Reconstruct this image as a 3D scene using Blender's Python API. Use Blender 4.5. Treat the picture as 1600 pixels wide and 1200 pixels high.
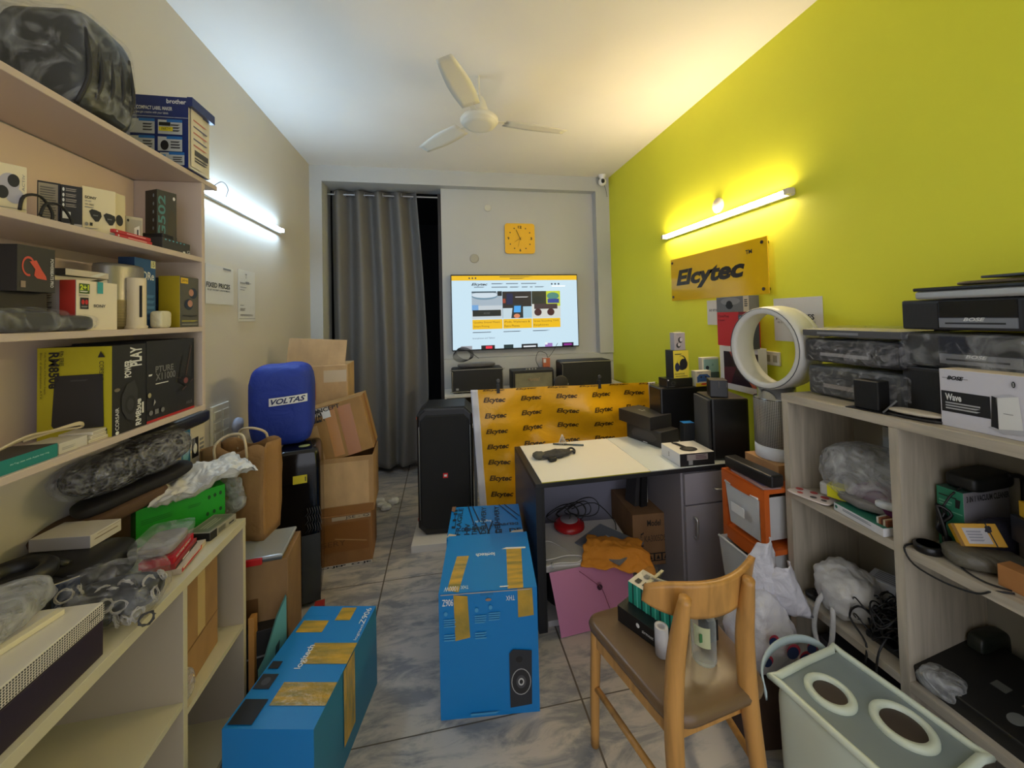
import bpy, bmesh, math, random
from math import sin, cos, pi, radians, atan2, hypot
from mathutils import Vector, Matrix, noise
D=bpy.data; SC=bpy.context.scene; COL=SC.collection
for o in list(D.objects): D.objects.remove(o)

# ------------------------------------------------ camera
F_PX, CY, H = 589.5, 480.2, 1.6          # focal length in px (of 1600), principal row, eye height
YAW, PITCH, ROLL = radians(10.38), radians(-1.43), radians(-1.402)
def _R(y,p,r):
    B=Matrix(((1,0,0),(0,0,-1),(0,1,0)))
    Rz=Matrix(((cos(y),-sin(y),0),(sin(y),cos(y),0),(0,0,1)))
    Rx=Matrix(((1,0,0),(0,cos(p),-sin(p)),(0,sin(p),cos(p))))
    Rr=Matrix(((cos(r),-sin(r),0),(sin(r),cos(r),0),(0,0,1)))
    return Rr@Rx@B@Rz
RM=_R(YAW,PITCH,ROLL)
cd=D.cameras.new('camera'); cam=D.objects.new('camera',cd); COL.objects.link(cam)
cd.sensor_width=36; cd.sensor_fit='HORIZONTAL'; cd.lens=F_PX/1600*36; cd.shift_y=-(600-CY)/1600
cd.clip_start=.02; cd.clip_end=60
cam.matrix_world=Matrix.Translation((0,0,H))@Matrix((RM[0],-RM[1],-RM[2])).transposed().to_4x4()
SC.camera=cam
# ------------------------------------------------ world, exposure, lamps
w=D.worlds.new('world'); SC.world=w; w.use_nodes=True
bg=w.node_tree.nodes['Background']; bg.inputs[0].default_value=(.90,.92,1,1); bg.inputs[1].default_value=.62
vs=SC.view_settings; vs.view_transform='Standard'; vs.look='None'; vs.gamma=1; vs.exposure=1.32; vs.use_curve_mapping=False
TUBE_L=((.50,.73,1.0),34.0); TUBE_R=((1.0,.80,.54),52.0); SCREEN=.42

# ------------------------------------------------ pixel -> room measurements
def ray(x,y): return RM.transposed()@Vector(((x-800)/F_PX,(y-CY)/F_PX,1))
def onX(p,X): d=ray(*p); return d*(X/d.x)+Vector((0,0,H))
def onY(p,Y): d=ray(*p); return d*(Y/d.y)+Vector((0,0,H))
def onZ(p,Z): d=ray(*p); return d*((Z-H)/d.z)+Vector((0,0,H))
def hgt(p,P): d=ray(*p); return H+d.z*(P[0]*d.x+P[1]*d.y)/(d.x**2+d.y**2)   # height over ground point P seen at pixel p

# ------------------------------------------------ materials
def lin(c):
    c=c/255; return c/12.92 if c<=.04045 else ((c+.055)/1.055)**2.4
MC={}
def C(r,g,b,rough=.55,kind=None,metal=0,em=0,scale=1):
    k=(r,g,b,rough,kind,metal,em,scale)
    if k in MC: return MC[k]
    m=D.materials.new('%s_%d_%d_%d'%(kind or 'paint',r,g,b)); m.use_nodes=True
    nt=m.node_tree; N=nt.nodes; L=nt.links; p=N['Principled BSDF']; out=N['Material Output']
    col=(lin(r),lin(g),lin(b),1)
    p.inputs['Base Color'].default_value=col; p.inputs['Roughness'].default_value=rough; p.inputs['Metallic'].default_value=metal
    if em:
        p.inputs['Base Color'].default_value=(0,0,0,1)
        p.inputs['Emission Color'].default_value=col; p.inputs['Emission Strength'].default_value=em
    tc=N.new('ShaderNodeTexCoord')
    def tex(t,sc,vec='Object',stretch=None,**kw):
        n=N.new(t); 
        if stretch:
            mp=N.new('ShaderNodeMapping'); mp.inputs['Scale'].default_value=stretch; L.new(tc.outputs[vec],mp.inputs[0]); L.new(mp.outputs[0],n.inputs['Vector'])
        else: L.new(tc.outputs[vec],n.inputs['Vector'])
        n.inputs['Scale'].default_value=sc
        for a,v in kw.items(): n.inputs[a].default_value=v
        return n
    def vary(fac,amt,dark=None,light=None):
        rp=N.new('ShaderNodeValToRGB'); L.new(fac,rp.inputs[0])
        a=dark or [c*(1-amt) for c in col[:3]]; b_=light or [min(1,c*(1+amt)) for c in col[:3]]
        rp.color_ramp.elements[0].position=.3; rp.color_ramp.elements[1].position=.7
        rp.color_ramp.elements[0].color=(*a[:3],1); rp.color_ramp.elements[1].color=(*b_[:3],1)
        L.new(rp.outputs[0],p.inputs['Base Color']); return rp
    def bump(h,st,dist=.01):
        b_=N.new('ShaderNodeBump'); b_.inputs['Strength'].default_value=st; b_.inputs['Distance'].default_value=dist
        L.new(h,b_.inputs['Height']); L.new(b_.outputs[0],p.inputs['Normal'])
    if kind is None and not em:
        n=tex('ShaderNodeTexNoise',60*scale,Detail=3.0); bump(n.outputs[0],.08,.002)
    elif kind=='card':
        n=tex('ShaderNodeTexNoise',9,stretch=(1,1,.5),Detail=6.0); vary(n.outputs[0],.16); n2=tex('ShaderNodeTexNoise',14,Detail=2.0); bump(n2.outputs[0],.35,.006)
    elif kind=='wall':
        n=tex('ShaderNodeTexNoise',.9,Detail=5.0); vary(n.outputs[0],.05); n2=tex('ShaderNodeTexNoise',18,Detail=4.0); bump(n2.outputs[0],.16,.004)
    elif kind=='tape':
        n=tex('ShaderNodeTexNoise',7,stretch=(1,7,1),Detail=3.0); vary(n.outputs[0],.1,dark=(lin(128),lin(120),lin(58)),light=(lin(206),lin(160),lin(52))); n2=tex('ShaderNodeTexNoise',40,Detail=3.0); bump(n2.outputs[0],.5,.004)
    elif kind=='fabric':
        n=tex('ShaderNodeTexNoise',12,Detail=3.0); vary(n.outputs[0],.12); n2=tex('ShaderNodeTexNoise',180); bump(n2.outputs[0],.2,.002); p.inputs['Sheen Weight'].default_value=.2
    elif kind=='crumple':
        n2=tex('ShaderNodeTexNoise',11*scale,Detail=5.0,Distortion=1.2); bump(n2.outputs[0],.9,.012)
    elif kind=='wood':
        n=tex('ShaderNodeTexNoise',3.2*scale,stretch=(9,9,.7),Detail=6.0,Distortion=.8); vary(n.outputs[0],.22)
        bump(n.outputs[0],.08,.002)
    elif kind=='woody':   # grain running along Y, few knots
        n=tex('ShaderNodeTexNoise',3.2*scale,stretch=(9,.7,9),Detail=6.0,Distortion=.8); vary(n.outputs[0],.22); bump(n.outputs[0],.08,.002)
    elif kind and kind.startswith('grille'):
        v=N.new('ShaderNodeTexVoronoi'); v.voronoi_dimensions='2D'; v.inputs['Scale'].default_value=scale; v.feature='F1'; v.inputs['Randomness'].default_value=0
        sp=N.new('ShaderNodeSeparateXYZ'); cb=N.new('ShaderNodeCombineXYZ'); L.new(tc.outputs['Object'],sp.inputs[0])
        if kind=='grilleC':
            at_=N.new('ShaderNodeMath'); at_.operation='ARCTAN2'; L.new(sp.outputs[1],at_.inputs[0]); L.new(sp.outputs[0],at_.inputs[1])
            ml=N.new('ShaderNodeMath'); ml.operation='MULTIPLY'; ml.inputs[1].default_value=.1; L.new(at_.outputs[0],ml.inputs[0]); L.new(ml.outputs[0],cb.inputs[0])
        elif kind=='grilleX': L.new(sp.outputs[1],cb.inputs[0])
        else: L.new(sp.outputs[0],cb.inputs[0])
        L.new(sp.outputs[2],cb.inputs[1]); L.new(cb.outputs[0],v.inputs['Vector'])
        rp=N.new('ShaderNodeValToRGB'); L.new(v.outputs['Distance'],rp.inputs[0])
        rp.color_ramp.elements[0].position=.30; rp.color_ramp.elements[0].color=(.01,.01,.01,1)
        rp.color_ramp.elements[1].position=.40; rp.color_ramp.elements[1].color=col; L.new(rp.outputs[0],p.inputs['Base Color'])
    elif kind=='bubble':
        v=tex('ShaderNodeTexVoronoi',90); bump(v.outputs['Distance'],.8,.006); vary(v.outputs['Distance'],.5)
    elif kind in('film','sheet'):
        n2=tex('ShaderNodeTexNoise',9*scale,Detail=6.0,Distortion=2.5); bump(n2.outputs[0],1.0,.03)
        tr=N.new('ShaderNodeBsdfTransparent'); tr.inputs[0].default_value=(.97,.97,.97,1)
        mx=N.new('ShaderNodeMixShader'); fr=N.new('ShaderNodeMath'); fr.operation='MULTIPLY_ADD'
        rp=N.new('ShaderNodeValToRGB'); L.new(n2.outputs[0],rp.inputs[0]); rp.color_ramp.elements[0].position=.45; rp.color_ramp.elements[1].position=.72
        L.new(rp.outputs[0],fr.inputs[0]); fr.inputs[1].default_value=.30 if kind=='film' else .40; fr.inputs[2].default_value=.05 if kind=='film' else .30
        L.new(fr.outputs[0],mx.inputs[0]); L.new(tr.outputs[0],mx.inputs[1]); L.new(p.outputs[0],mx.inputs[2]); L.new(mx.outputs[0],out.inputs[0])
    elif kind=='glass':
        tr=N.new('ShaderNodeBsdfTransparent'); tr.inputs[0].default_value=(.9,.93,.93,1)
        lw=N.new('ShaderNodeLayerWeight'); lw.inputs[0].default_value=.18; mx=N.new('ShaderNodeMixShader')
        L.new(lw.outputs['Facing'],mx.inputs[0]); L.new(tr.outputs[0],mx.inputs[1]); L.new(p.outputs[0],mx.inputs[2]); L.new(mx.outputs[0],out.inputs[0])
    elif kind=='marble':
        n=tex('ShaderNodeTexNoise',4.2,stretch=(1.0,3.0,1),Detail=12.0,Distortion=.6,Roughness=.66)
        for l_ in nt.links:
            if l_.to_node==n: l_.from_node.inputs['Rotation'].default_value=(0,0,radians(-38))
        rp=vary(n.outputs[0],.3,dark=(lin(140),lin(144),lin(150)),light=col); rp.color_ramp.elements[0].position=.40; rp.color_ramp.elements[1].position=.56
        w1=tex('ShaderNodeTexNoise',.7,Detail=3.0); mix=N.new('ShaderNodeMix'); mix.data_type='RGBA'; mix.blend_type='MULTIPLY'; mix.inputs[0].default_value=.5
        r2=N.new('ShaderNodeValToRGB'); L.new(w1.outputs[0],r2.inputs[0]); r2.color_ramp.elements[0].color=(lin(190),lin(165),lin(140),1); r2.color_ramp.elements[1].color=(1,1,1,1)
        L.new(rp.outputs[0],mix.inputs[6]); L.new(r2.outputs[0],mix.inputs[7]); L.new(mix.outputs[2],p.inputs['Base Color'])
    MC[k]=m; return m
WHT=C(232,230,226); BLK=C(22,22,24); DK=C(34,34,36); GRY=C(128,128,130); SIL=C(190,192,195,.3,None,.8)
CARD=C(160,122,76,.8,'card'); CARD2=C(184,150,106,.8,'card'); CARD3=C(130,96,58,.8,'card')
FILM=C(235,238,240,.12,'film'); SHEET=C(215,216,216,.3,'sheet'); TAPE=C(190,146,48,.25,'tape'); CABLE=C(18,18,20,.4)

# ------------------------------------------------ mesh builder
TXC={}
def text_mesh(s,bold,shear):
    k=(s,bold,shear)
    if k in TXC: return TXC[k]
    cu=D.curves.new('t','FONT'); cu.body=s; cu.size=1; cu.offset=bold; cu.shear=shear; cu.resolution_u=3; cu.fill_mode='FRONT'
    ob=D.objects.new('t',cu); COL.objects.link(ob)
    me=D.meshes.new_from_object(ob.evaluated_get(bpy.context.evaluated_depsgraph_get()))
    vs_=[tuple(v.co) for v in me.vertices]; fs=[tuple(p.vertices) for p in me.polygons]
    D.objects.remove(ob); D.curves.remove(cu); D.meshes.remove(me)
    x0=min(v[0] for v in vs_); x1=max(v[0] for v in vs_); y0=min(v[1] for v in vs_); y1=max(v[1] for v in vs_)
    vs_=[((v[0]-x0)/(x1-x0),(v[1]-y0)/(y1-y0)) for v in vs_]
    TXC[k]=(vs_,fs); return TXC[k]
class MB:
    def __init__(s): s.v=[];s.f=[];s.mi=[];s.sm=[];s.mats=[]
    def add(s,vs_,fs,mat,smooth=False):
        if mat not in s.mats: s.mats.append(mat)
        i=s.mats.index(mat); b=len(s.v); s.v+= [tuple(v) for v in vs_]
        for f in fs: s.f.append([b+j for j in f]); s.mi.append(i); s.sm.append(smooth)
        return s
    def box(s,a,b,mat,fm=None):
        x0,y0,z0=[min(a[i],b[i]) for i in range(3)]; x1,y1,z1=[max(a[i],b[i]) for i in range(3)]
        vs_=[(x0,y0,z0),(x1,y0,z0),(x1,y1,z0),(x0,y1,z0),(x0,y0,z1),(x1,y0,z1),(x1,y1,z1),(x0,y1,z1)]
        F={'D':(0,3,2,1),'T':(4,5,6,7),'F':(0,1,5,4),'R':(1,2,6,5),'B':(2,3,7,6),'L':(3,0,4,7)}
        if mat not in s.mats: s.mats.append(mat)
        bse=len(s.v); s.v+=vs_
        for k,f in F.items():
            m=(fm or {}).get(k,mat)
            if m not in s.mats: s.mats.append(m)
            s.f.append([bse+j for j in f]); s.mi.append(s.mats.index(m)); s.sm.append(False)
        return s
    def cbox(s,c,d,mat,fm=None): return s.box([c[i]-d[i]/2 for i in range(3)],[c[i]+d[i]/2 for i in range(3)],mat,fm)
    def poly(s,pts,mat): return s.add(pts,[list(range(len(pts)))],mat)
    def prism(s,pts,dv,mat):   # closed polygon pts extruded by vector dv
        n=len(pts); dv=Vector(dv); q=[Vector(p) for p in pts]; q+= [p+dv for p in q]
        return s.add(q,[list(range(n))[::-1],list(range(n,2*n))]+[[i,(i+1)%n,n+(i+1)%n,n+i] for i in range(n)],mat)
    def lathe(s,prof,mat,c=(0,0,0),n=32,ax='z',sx=1,sy=1,smooth=True):
        vs_=[];fs=[]
        for r,z in prof:
            for k in range(n):
                a=2*pi*k/n; p=(r*cos(a)*sx,r*sin(a)*sy,z)
                if ax=='x': p=(p[2],p[0],p[1])
                if ax=='y': p=(p[0],-p[2],p[1])
                vs_.append((p[0]+c[0],p[1]+c[1],p[2]+c[2]))
        for i in range(len(prof)-1):
            for k in range(n): fs.append((i*n+k,i*n+(k+1)%n,(i+1)*n+(k+1)%n,(i+1)*n+k))
        s.add(vs_,fs,mat,smooth)
        if prof[0][0]>1e-6: s.add(vs_[:n],[list(range(n))[::-1]],mat)
        if prof[-1][0]>1e-6: s.add(vs_[-n:],[list(range(n))],mat)
        return s
    def cyl(s,c,r,h,mat,n=24,ax='z'): return s.lathe([(r,0),(r,h)],mat,c,n,ax)
    def tube(s,pts,r,mat,n=8,smooth=True,sub=4,closed=False):
        P=[Vector(p) for p in pts]
        if sub>1 and len(P)>2:
            Q=[]; m=len(P)
            for i in range(m if closed else m-1):
                g=lambda j: P[j%m] if closed else P[max(0,min(m-1,j))]
                a,b,c_,d=g(i-1),g(i),g(i+1),g(i+2)
                for k in range(sub):
                    t=k/sub; Q.append(.5*((2*b)+(c_-a)*t+(2*a-5*b+4*c_-d)*t*t+(3*b-a-3*c_+d)*t**3))
            if not closed: Q.append(P[-1])
            P=Q
        vs_=[];fs=[]; up=Vector((0,0,1)); m=len(P); pn=None
        for i,p in enumerate(P):
            t=(P[(i+1)%m]-P[i-1]) if closed else (P[min(m-1,i+1)]-P[max(0,i-1)])
            if t.length<1e-9: t=Vector((0,0,1))
            t.normalize()
            a=pn if pn is not None else (up if abs(t.z)<.9 else Vector((1,0,0)))
            u=(a-t*a.dot(t)); u=u.normalized() if u.length>1e-6 else t.orthogonal().normalized()
            pn=u; v=t.cross(u); rr=r(i/(m-1)) if callable(r) else r
            for k in range(n): a_=2*pi*k/n; vs_.append(p+(u*cos(a_)+v*sin(a_))*rr)
        for i in range(m if closed else m-1):
            for k in range(n): fs.append((i*n+k,i*n+(k+1)%n,((i+1)%m)*n+(k+1)%n,((i+1)%m)*n+k))
        if not closed: fs+= [tuple(range(n))[::-1],tuple(range((m-1)*n,m*n))]
        return s.add(vs_,fs,mat,smooth)
    def bar(s,a,b,w_,d_,mat):  # rectangular bar from a to b
        a=Vector(a);b=Vector(b);t=(b-a).normalized();u=Vector((0,0,1)) if abs(t.z)<.9 else Vector((1,0,0))
        x=t.cross(u).normalized()*w_/2;y=t.cross(x).normalized()*d_/2
        vs_=[a-x-y,a+x-y,a+x+y,a-x+y,b-x-y,b+x-y,b+x+y,b-x+y]
        return s.add(vs_,[(0,3,2,1),(4,5,6,7),(0,1,5,4),(1,2,6,5),(2,3,7,6),(3,0,4,7)],mat)
    def sup(s,c,d,mat,e=.35,amp=.0,fr=6,seed=0,n=26,taper=0,flat=False,rot=0,droop=None):   # rounded lump; e small = boxy
        vs_=[];fs=[];sg=lambda x,p:(abs(x)**p)*(1 if x>=0 else -1)
        off=Vector((seed*7.3,seed*3.1,seed*1.7))
        for i in range(n//2+1):
            ph=-pi/2+pi*i/(n//2)
            for k in range(n):
                th=2*pi*k/n
                x=sg(cos(ph),e)*sg(cos(th),e);y=sg(cos(ph),e)*sg(sin(th),e);z=sg(sin(ph),e)
                p=Vector((x*d[0]/2,y*d[1]/2,z*d[2]/2))
                if taper: f=1-taper*(z+1)/2; p.x*=f;p.y*=f
                if amp:
                    q=p*fr+off; k_=noise.noise(q)+.6*abs(noise.noise(q*2.3))+.3*noise.noise(q*5); nn=p.normalized()
                    p+=nn*amp*k_
                    if flat and p.z<-d[2]/2: p.z=-d[2]/2
                if droop: p=droop(p)
                if rot: p=Matrix.Rotation(rot,3,'Z')@p
                vs_.append(p+Vector(c))
        m=n//2+1
        for i in range(m-1):
            for k in range(n): fs.append((i*n+k,i*n+(k+1)%n,(i+1)*n+(k+1)%n,(i+1)*n+k))
        return s.add(vs_,fs,mat,True)
    def grid(s,fn,nu,nv,mat,smooth=True):
        vs_=[fn(i/nu,j/nv) for j in range(nv+1) for i in range(nu+1)]
        fs=[(j*(nu+1)+i,j*(nu+1)+i+1,(j+1)*(nu+1)+i+1,(j+1)*(nu+1)+i) for j in range(nv) for i in range(nu)]
        return s.add(vs_,fs,mat,smooth)
    def text(s,st,o,u,v,mat,bold=0,shear=0):   # text filling the rectangle o, o+u, o+v
        vs_,fs=text_mesh(st,bold,shear); o=Vector(o);u=Vector(u);v=Vector(v)
        return s.add([o+u*a+v*b for a,b in vs_],fs,mat)
    def build(s,name,parent=None,loc=(0,0,0),rz=0,bevel=0,solid=0,sub=0,rot=None,seg=2):
        me=D.meshes.new(name); me.from_pydata(s.v,[],s.f)
        for m in s.mats: me.materials.append(m)
        me.polygons.foreach_set('material_index',s.mi); me.polygons.foreach_set('use_smooth',s.sm); me.validate(); me.update()
        o=D.objects.new(name,me); COL.objects.link(o); o.location=loc; o.rotation_euler=rot or (0,0,rz)
        if parent: o.parent=parent
        if solid: m=o.modifiers.new('s','SOLIDIFY'); m.thickness=solid; m.offset=-1
        if bevel: m=o.modifiers.new('b','BEVEL'); m.width=bevel; m.segments=seg; m.limit_method='ANGLE'; m.angle_limit=radians(50)
        if sub: m=o.modifiers.new('u','SUBSURF'); m.levels=sub; m.render_levels=sub
        return o
def tag(o,label,cat,group=None):
    o['label']=label; o['category']=cat
    if group: o['group']=group
    return o
def thing(name,label,cat,loc=(0,0,0),rz=0,group=None,rot=None):
    o=D.objects.new(name,None); COL.objects.link(o); o.empty_display_size=.05; o.location=loc; o.rotation_euler=rot or (0,0,rz)
    return tag(o,label,cat,group)
def struct(mb,name,**k):
    o=mb.build(name,**k); o['kind']='structure'; return o
def frame(d,f):
    x,y,z=d; return {'F':((-x/2,-y/2,0),(x,0,0),(0,0,z),(0,-1,0)),'R':((x/2,-y/2,0),(0,y,0),(0,0,z),(1,0,0)),'L':((-x/2,y/2,0),(0,-y,0),(0,0,z),(-1,0,0)),
      'B':((x/2,y/2,0),(-x,0,0),(0,0,z),(0,1,0)),'T':((-x/2,-y/2,z),(x,0,0),(0,y,0),(0,0,1))}[f]
def decal(m,fr,dc,i=0):
    o,U,V,n=[Vector(q) for q in fr]; e=.0006+.0002*i
    k=dc[0]; P=lambda a,b:o+U*a+V*b+n*e
    if k=='r': u0,v0,u1,v1,mt=dc[2:7]; m.poly([P(u0,v0),P(u1,v0),P(u1,v1),P(u0,v1)],mt)
    elif k=='q': m.poly([P(*q) for q in dc[2]],dc[3])
    elif k=='t':
        u0,v0,u1,v1,st,mt=dc[2:8]; op=dc[8] if len(dc)>8 else {}; r=op.get('rot',0)
        if r==0: a,b,c_=P(u0,v0),U*(u1-u0),V*(v1-v0)
        elif r==90: a,b,c_=P(u1,v0),V*(v1-v0),-U*(u1-u0)     # reads upwards
        elif r==-90: a,b,c_=P(u0,v1),-V*(v1-v0),U*(u1-u0)    # reads downwards
        elif r==180: a,b,c_=P(u1,v1),-U*(u1-u0),-V*(v1-v0)
        m.text(st,a,b,c_,mt,op.get('b',0),op.get('s',0))
    elif k=='c':
        u,v,ru,rv,mt=dc[2:7]; m.poly([P(u+ru*cos(2*pi*j/20),v+rv*sin(2*pi*j/20)) for j in range(20)],mt)
    elif k=='l':
        u0,v0,u1,v1,nn,mt=dc[2:8]; rg=random.Random(int(u0*999+v0*77))
        for j in range(nn):
            a=v1-(v1-v0)*(j+.2)/nn; b=v1-(v1-v0)*(j+.75)/nn; m.poly([P(u0,b),P(u0+(u1-u0)*rg.uniform(.7,1),b),P(u0+(u1-u0)*.97,a),P(u0,a)],mt)
def carton(name,label,cat,at,mat,dec=(),fm=None,group=None,bevel=.0015,parent=None,rot=None):
    loc,d,rz=at
    m=MB(); m.box((-d[0]/2,-d[1]/2,0),(d[0]/2,d[1]/2,d[2]),mat,fm)
    for i,dc in enumerate(dec): decal(m,frame(d,dc[1]),dc,i)
    o=m.build(name,parent,loc,rz,bevel,rot=rot)
    if label: tag(o,label,cat,group)
    return o
def bF(pl,pr,X2,dep,z0,turn=0):   # box squarely facing the room centre, its right top corner at pixel pr in plane X2
    B=onX(pr,X2); A=onX(pl,X2); m_=(A+B)/2; v=Vector((m_.x,m_.y)).normalized(); a=atan2(-v.x,v.y)+radians(turn); u=Vector((cos(a),sin(a)))
    r=Vector((A.x,A.y)).normalized(); t=(B.y*r.x-B.x*r.y)/(u.y*r.x-u.x*r.y); P=Vector((B.x-u.x*t,B.y-u.y*t)); return place(P,B,dep,z0,B.z)
# placement of a box from the two ends of its seen face: -> (location, (width, depth, height), rotation)
def place(P1,P2,dep,z0,z1):
    a=Vector((P1[0],P1[1],0)); b=Vector((P2[0],P2[1],0)); u=(b-a); L=u.length; u.normalize(); n=Vector((-u.y,u.x,0))
    c=(a+b)/2+n*dep/2; return ((c.x,c.y,z0),(L,dep,z1-z0),atan2(u.y,u.x))
def bZ(z0,pl,pr,dep,top):    # face standing on height z0 between pixels pl, pr; its top above pl seen at pixel top
    A=onZ(pl,z0);B=onZ(pr,z0); return place(A,B,dep,z0,hgt(top,A))
def bX(X,pl,pr,dep,z0,ins=0):      # face in plane X, top corners at pixels pl, pr
    A=onX(pl,X);B=onX(pr,X); return place(A,B,dep,z0,(A.z+B.z)/2)
def bY(Y,pl,pr,dep,z0):
    A=onY(pl,Y);B=onY(pr,Y); return place(A,B,dep,z0,(A.z+B.z)/2)
def cable(name,label,pts,r=.003,mat=None,group=None,parent=None,sub=5,n=6):
    o=MB().tube(pts,r,mat or CABLE,n=n,sub=sub).build(name,parent)
    if label: tag(o,label,'cable',group)
    return o
# ================================================= the room
XL,XR,YB,ZC=-1.28,1.89,4.0,3.16
WALLM=C(202,195,182,.7,'wall'); GREEN=C(228,228,50,.6,'wall'); CEIL=C(236,230,220,.8,'wall'); BACKM=C(188,189,188,.7,'wall')
REC=4.10
m=MB().box((-1.9,-1.6,-.06),(2.5,6.5,0),C(196,192,186,.28,'marble'))
J=C(92,84,74,.7)
for x in(-1.3,-.385,.54,1.45): m.poly([(x-.004,-1.6,.0006),(x+.004,-1.6,.0006),(x-.004,6.4,.0006),(x-.012,6.4,.0006)],J)
for y in(.62,1.54,2.46,3.38,4.3): m.poly([(-1.8,y-.0025,.0007),(2.4,y-.0025,.0007),(2.4,y+.0025,.0007),(-1.8,y+.0025,.0007)],J)
struct(m,'floor')
struct(MB().box((-1.9,-1.6,ZC),(2.5,4.3,ZC+.08),CEIL),'ceiling')
struct(MB().box((XL-.12,-1.6,0),(XL,4.3,ZC),WALLM),'wall_left')
struct(MB().box((XR,-1.6,0),(XR+.12,4.3,ZC),GREEN),'wall_right')
DX0,DX1=-1.165,.0       # doorway, behind the curtain
m=MB()
m.box((XL,YB,0),(DX0,4.3,3.0),BACKM); m.box((1.727,YB,1.17),(XR,4.3,3.0),BACKM); m.box((XL,YB,3.0),(XR,4.3,ZC),BACKM)
m.box((DX1,REC,1.17),(1.727,4.3,3.0),BACKM); m.box((DX1,YB+.02,0),(XR,4.3,1.17),BACKM)
struct(m,'wall_back')
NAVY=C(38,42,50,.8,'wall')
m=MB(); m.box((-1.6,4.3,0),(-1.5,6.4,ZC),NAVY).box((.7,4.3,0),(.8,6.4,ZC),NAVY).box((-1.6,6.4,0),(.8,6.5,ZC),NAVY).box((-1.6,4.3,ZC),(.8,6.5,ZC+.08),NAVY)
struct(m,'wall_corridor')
m=MB(); m.box((DX1-.035,4.16,0),(DX1,4.3,2.96),C(60,52,46)); struct(m,'trim_1')
# doorway curtain
cz0,cz1=.03,2.93; crod=4.18
t=thing('curtain','long grey eyelet curtain hanging in the doorway in the back wall','curtain',(-.7,crod,0))
x0=-1.15; 
def curt(u,v):
    z=cz0+(cz1+.035-cz0)*v; wid=.93-.06*v+.05*sin(pi*v)
    ph=u*4.35*2*pi+.6; amp=.062*(.7+.3*v)
    x=x0+.02+u*wid+.02*sin(ph*.5+v*3)*(1-v); y=crod+amp*cos(ph+.35*(1-v)*sin(u*9))+.012*noise.noise(Vector((u*8,v*4,0)))*(1-v)
    y-=.05*(1-v)**2*u
    return (x+.7,y-crod,z+(.05*u if v<.01 else 0)+ .012*cos(ph)*(v>.99))
MB().grid(curt,150,40,C(108,105,101,.6)).build('drape',t,solid=.003)
for k in range(9):
    u=(k+.5)/9.2; p=curt(u,.985); MB().lathe([(.018,0),(.026,.003),(.026,.006),(.018,.009),(.018,0)],SIL,(p[0],p[1],2.925),18,'x').build('eyelet',t)
o=MB().cyl((-1.165,crod,2.925),.011,1.165,C(170,168,165,.3,None,.9),16,'x').build('curtain_rod'); tag(o,'thin metal curtain rod across the top of the doorway','curtain rod')
# wall bits
def disc(name,label,c,r,ax,mat,th=.006,d=()):
    o=MB().lathe([(0,0),(r*.8,0),(r,.2*th),(r,.8*th),(r*.8,th),(0,th)],mat,(0,0,0),28,ax); 
    return tag(o.build(name,None,c),label,'wall cover')
P=onY((762,325),REC); disc('ceiling_rose','lumpy white plastered round patch on the back wall above the clock',(P.x,REC,P.z),.04,'y',C(200,198,188,.6,'crumple'))
P=onY((741,404),REC); disc('round_blanking_plate','flat round blanking plate on the back wall left of the clock',(P.x,REC,P.z),.05,'y',C(172,168,156,.7))
# tube lights
def tubelight(name,label,x,y0,y1,z,side,emc,es):
    t=thing(name,label,'tube light',(x,(y0+y1)/2,z)); L=(y1-y0)/2; s=side
    MB().box((0,-L,-.021),(s*.024,L,.021),C(225,225,222,.4)).build('housing',t,bevel=.002)
    e=C(int(255*emc[0]**(1/2.2)),int(255*emc[1]**(1/2.2)),int(255*emc[2]**(1/2.2)),.5,None,0,es)
    MB().tube([(s*.035,-L+.02,0),(s*.035,0,0),(s*.035,L-.02,0)],.013,e,n=14,sub=1).build('diffuser',t)
    for q in(-1,1): MB().cbox((s*.027,q*(L-.008),0),(.05,.03,.034),C(205,196,180,.4)).build('end_cap',t,bevel=.003)
    return t
tubelight('tube_light','cool white tube light on the left wall beside the shelves',XL,2.08,3.28,2.328,1,*TUBE_L)
tubelight('tube_light','warm white tube light on the yellow green wall above the sign',XR,1.72,2.91,2.243,-1,*TUBE_R)
P=onX((343,298),XL); cable('lamp_wire','short black wire looping out of the left wall above the tube light',[(XL+.004,P.y-.12,P.z-.04),(XL+.03,P.y-.04,P.z+.04),(XL+.03,P.y+.03,P.z+.02),(XL+.015,P.y+.02,P.z-.05)],.002)
P=onX((1123,321),XR); o=MB().lathe([(0,0),(.05,0),(.052,.008),(.045,.016),(0,.018)],C(228,214,190,.5),(0,0,0),28,'x')
o.tube([(-.02,.0,-.01),(-.021,.005,.0),(-.021,.012,.012)],.0015,BLK,n=5)
o=o.build('round_wall_plate',None,(XR,P.y,P.z)); tag(o,'round cream wall plate on the green wall behind the tube light','wall plate'); o.rotation_euler=(0,0,pi); 
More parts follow.
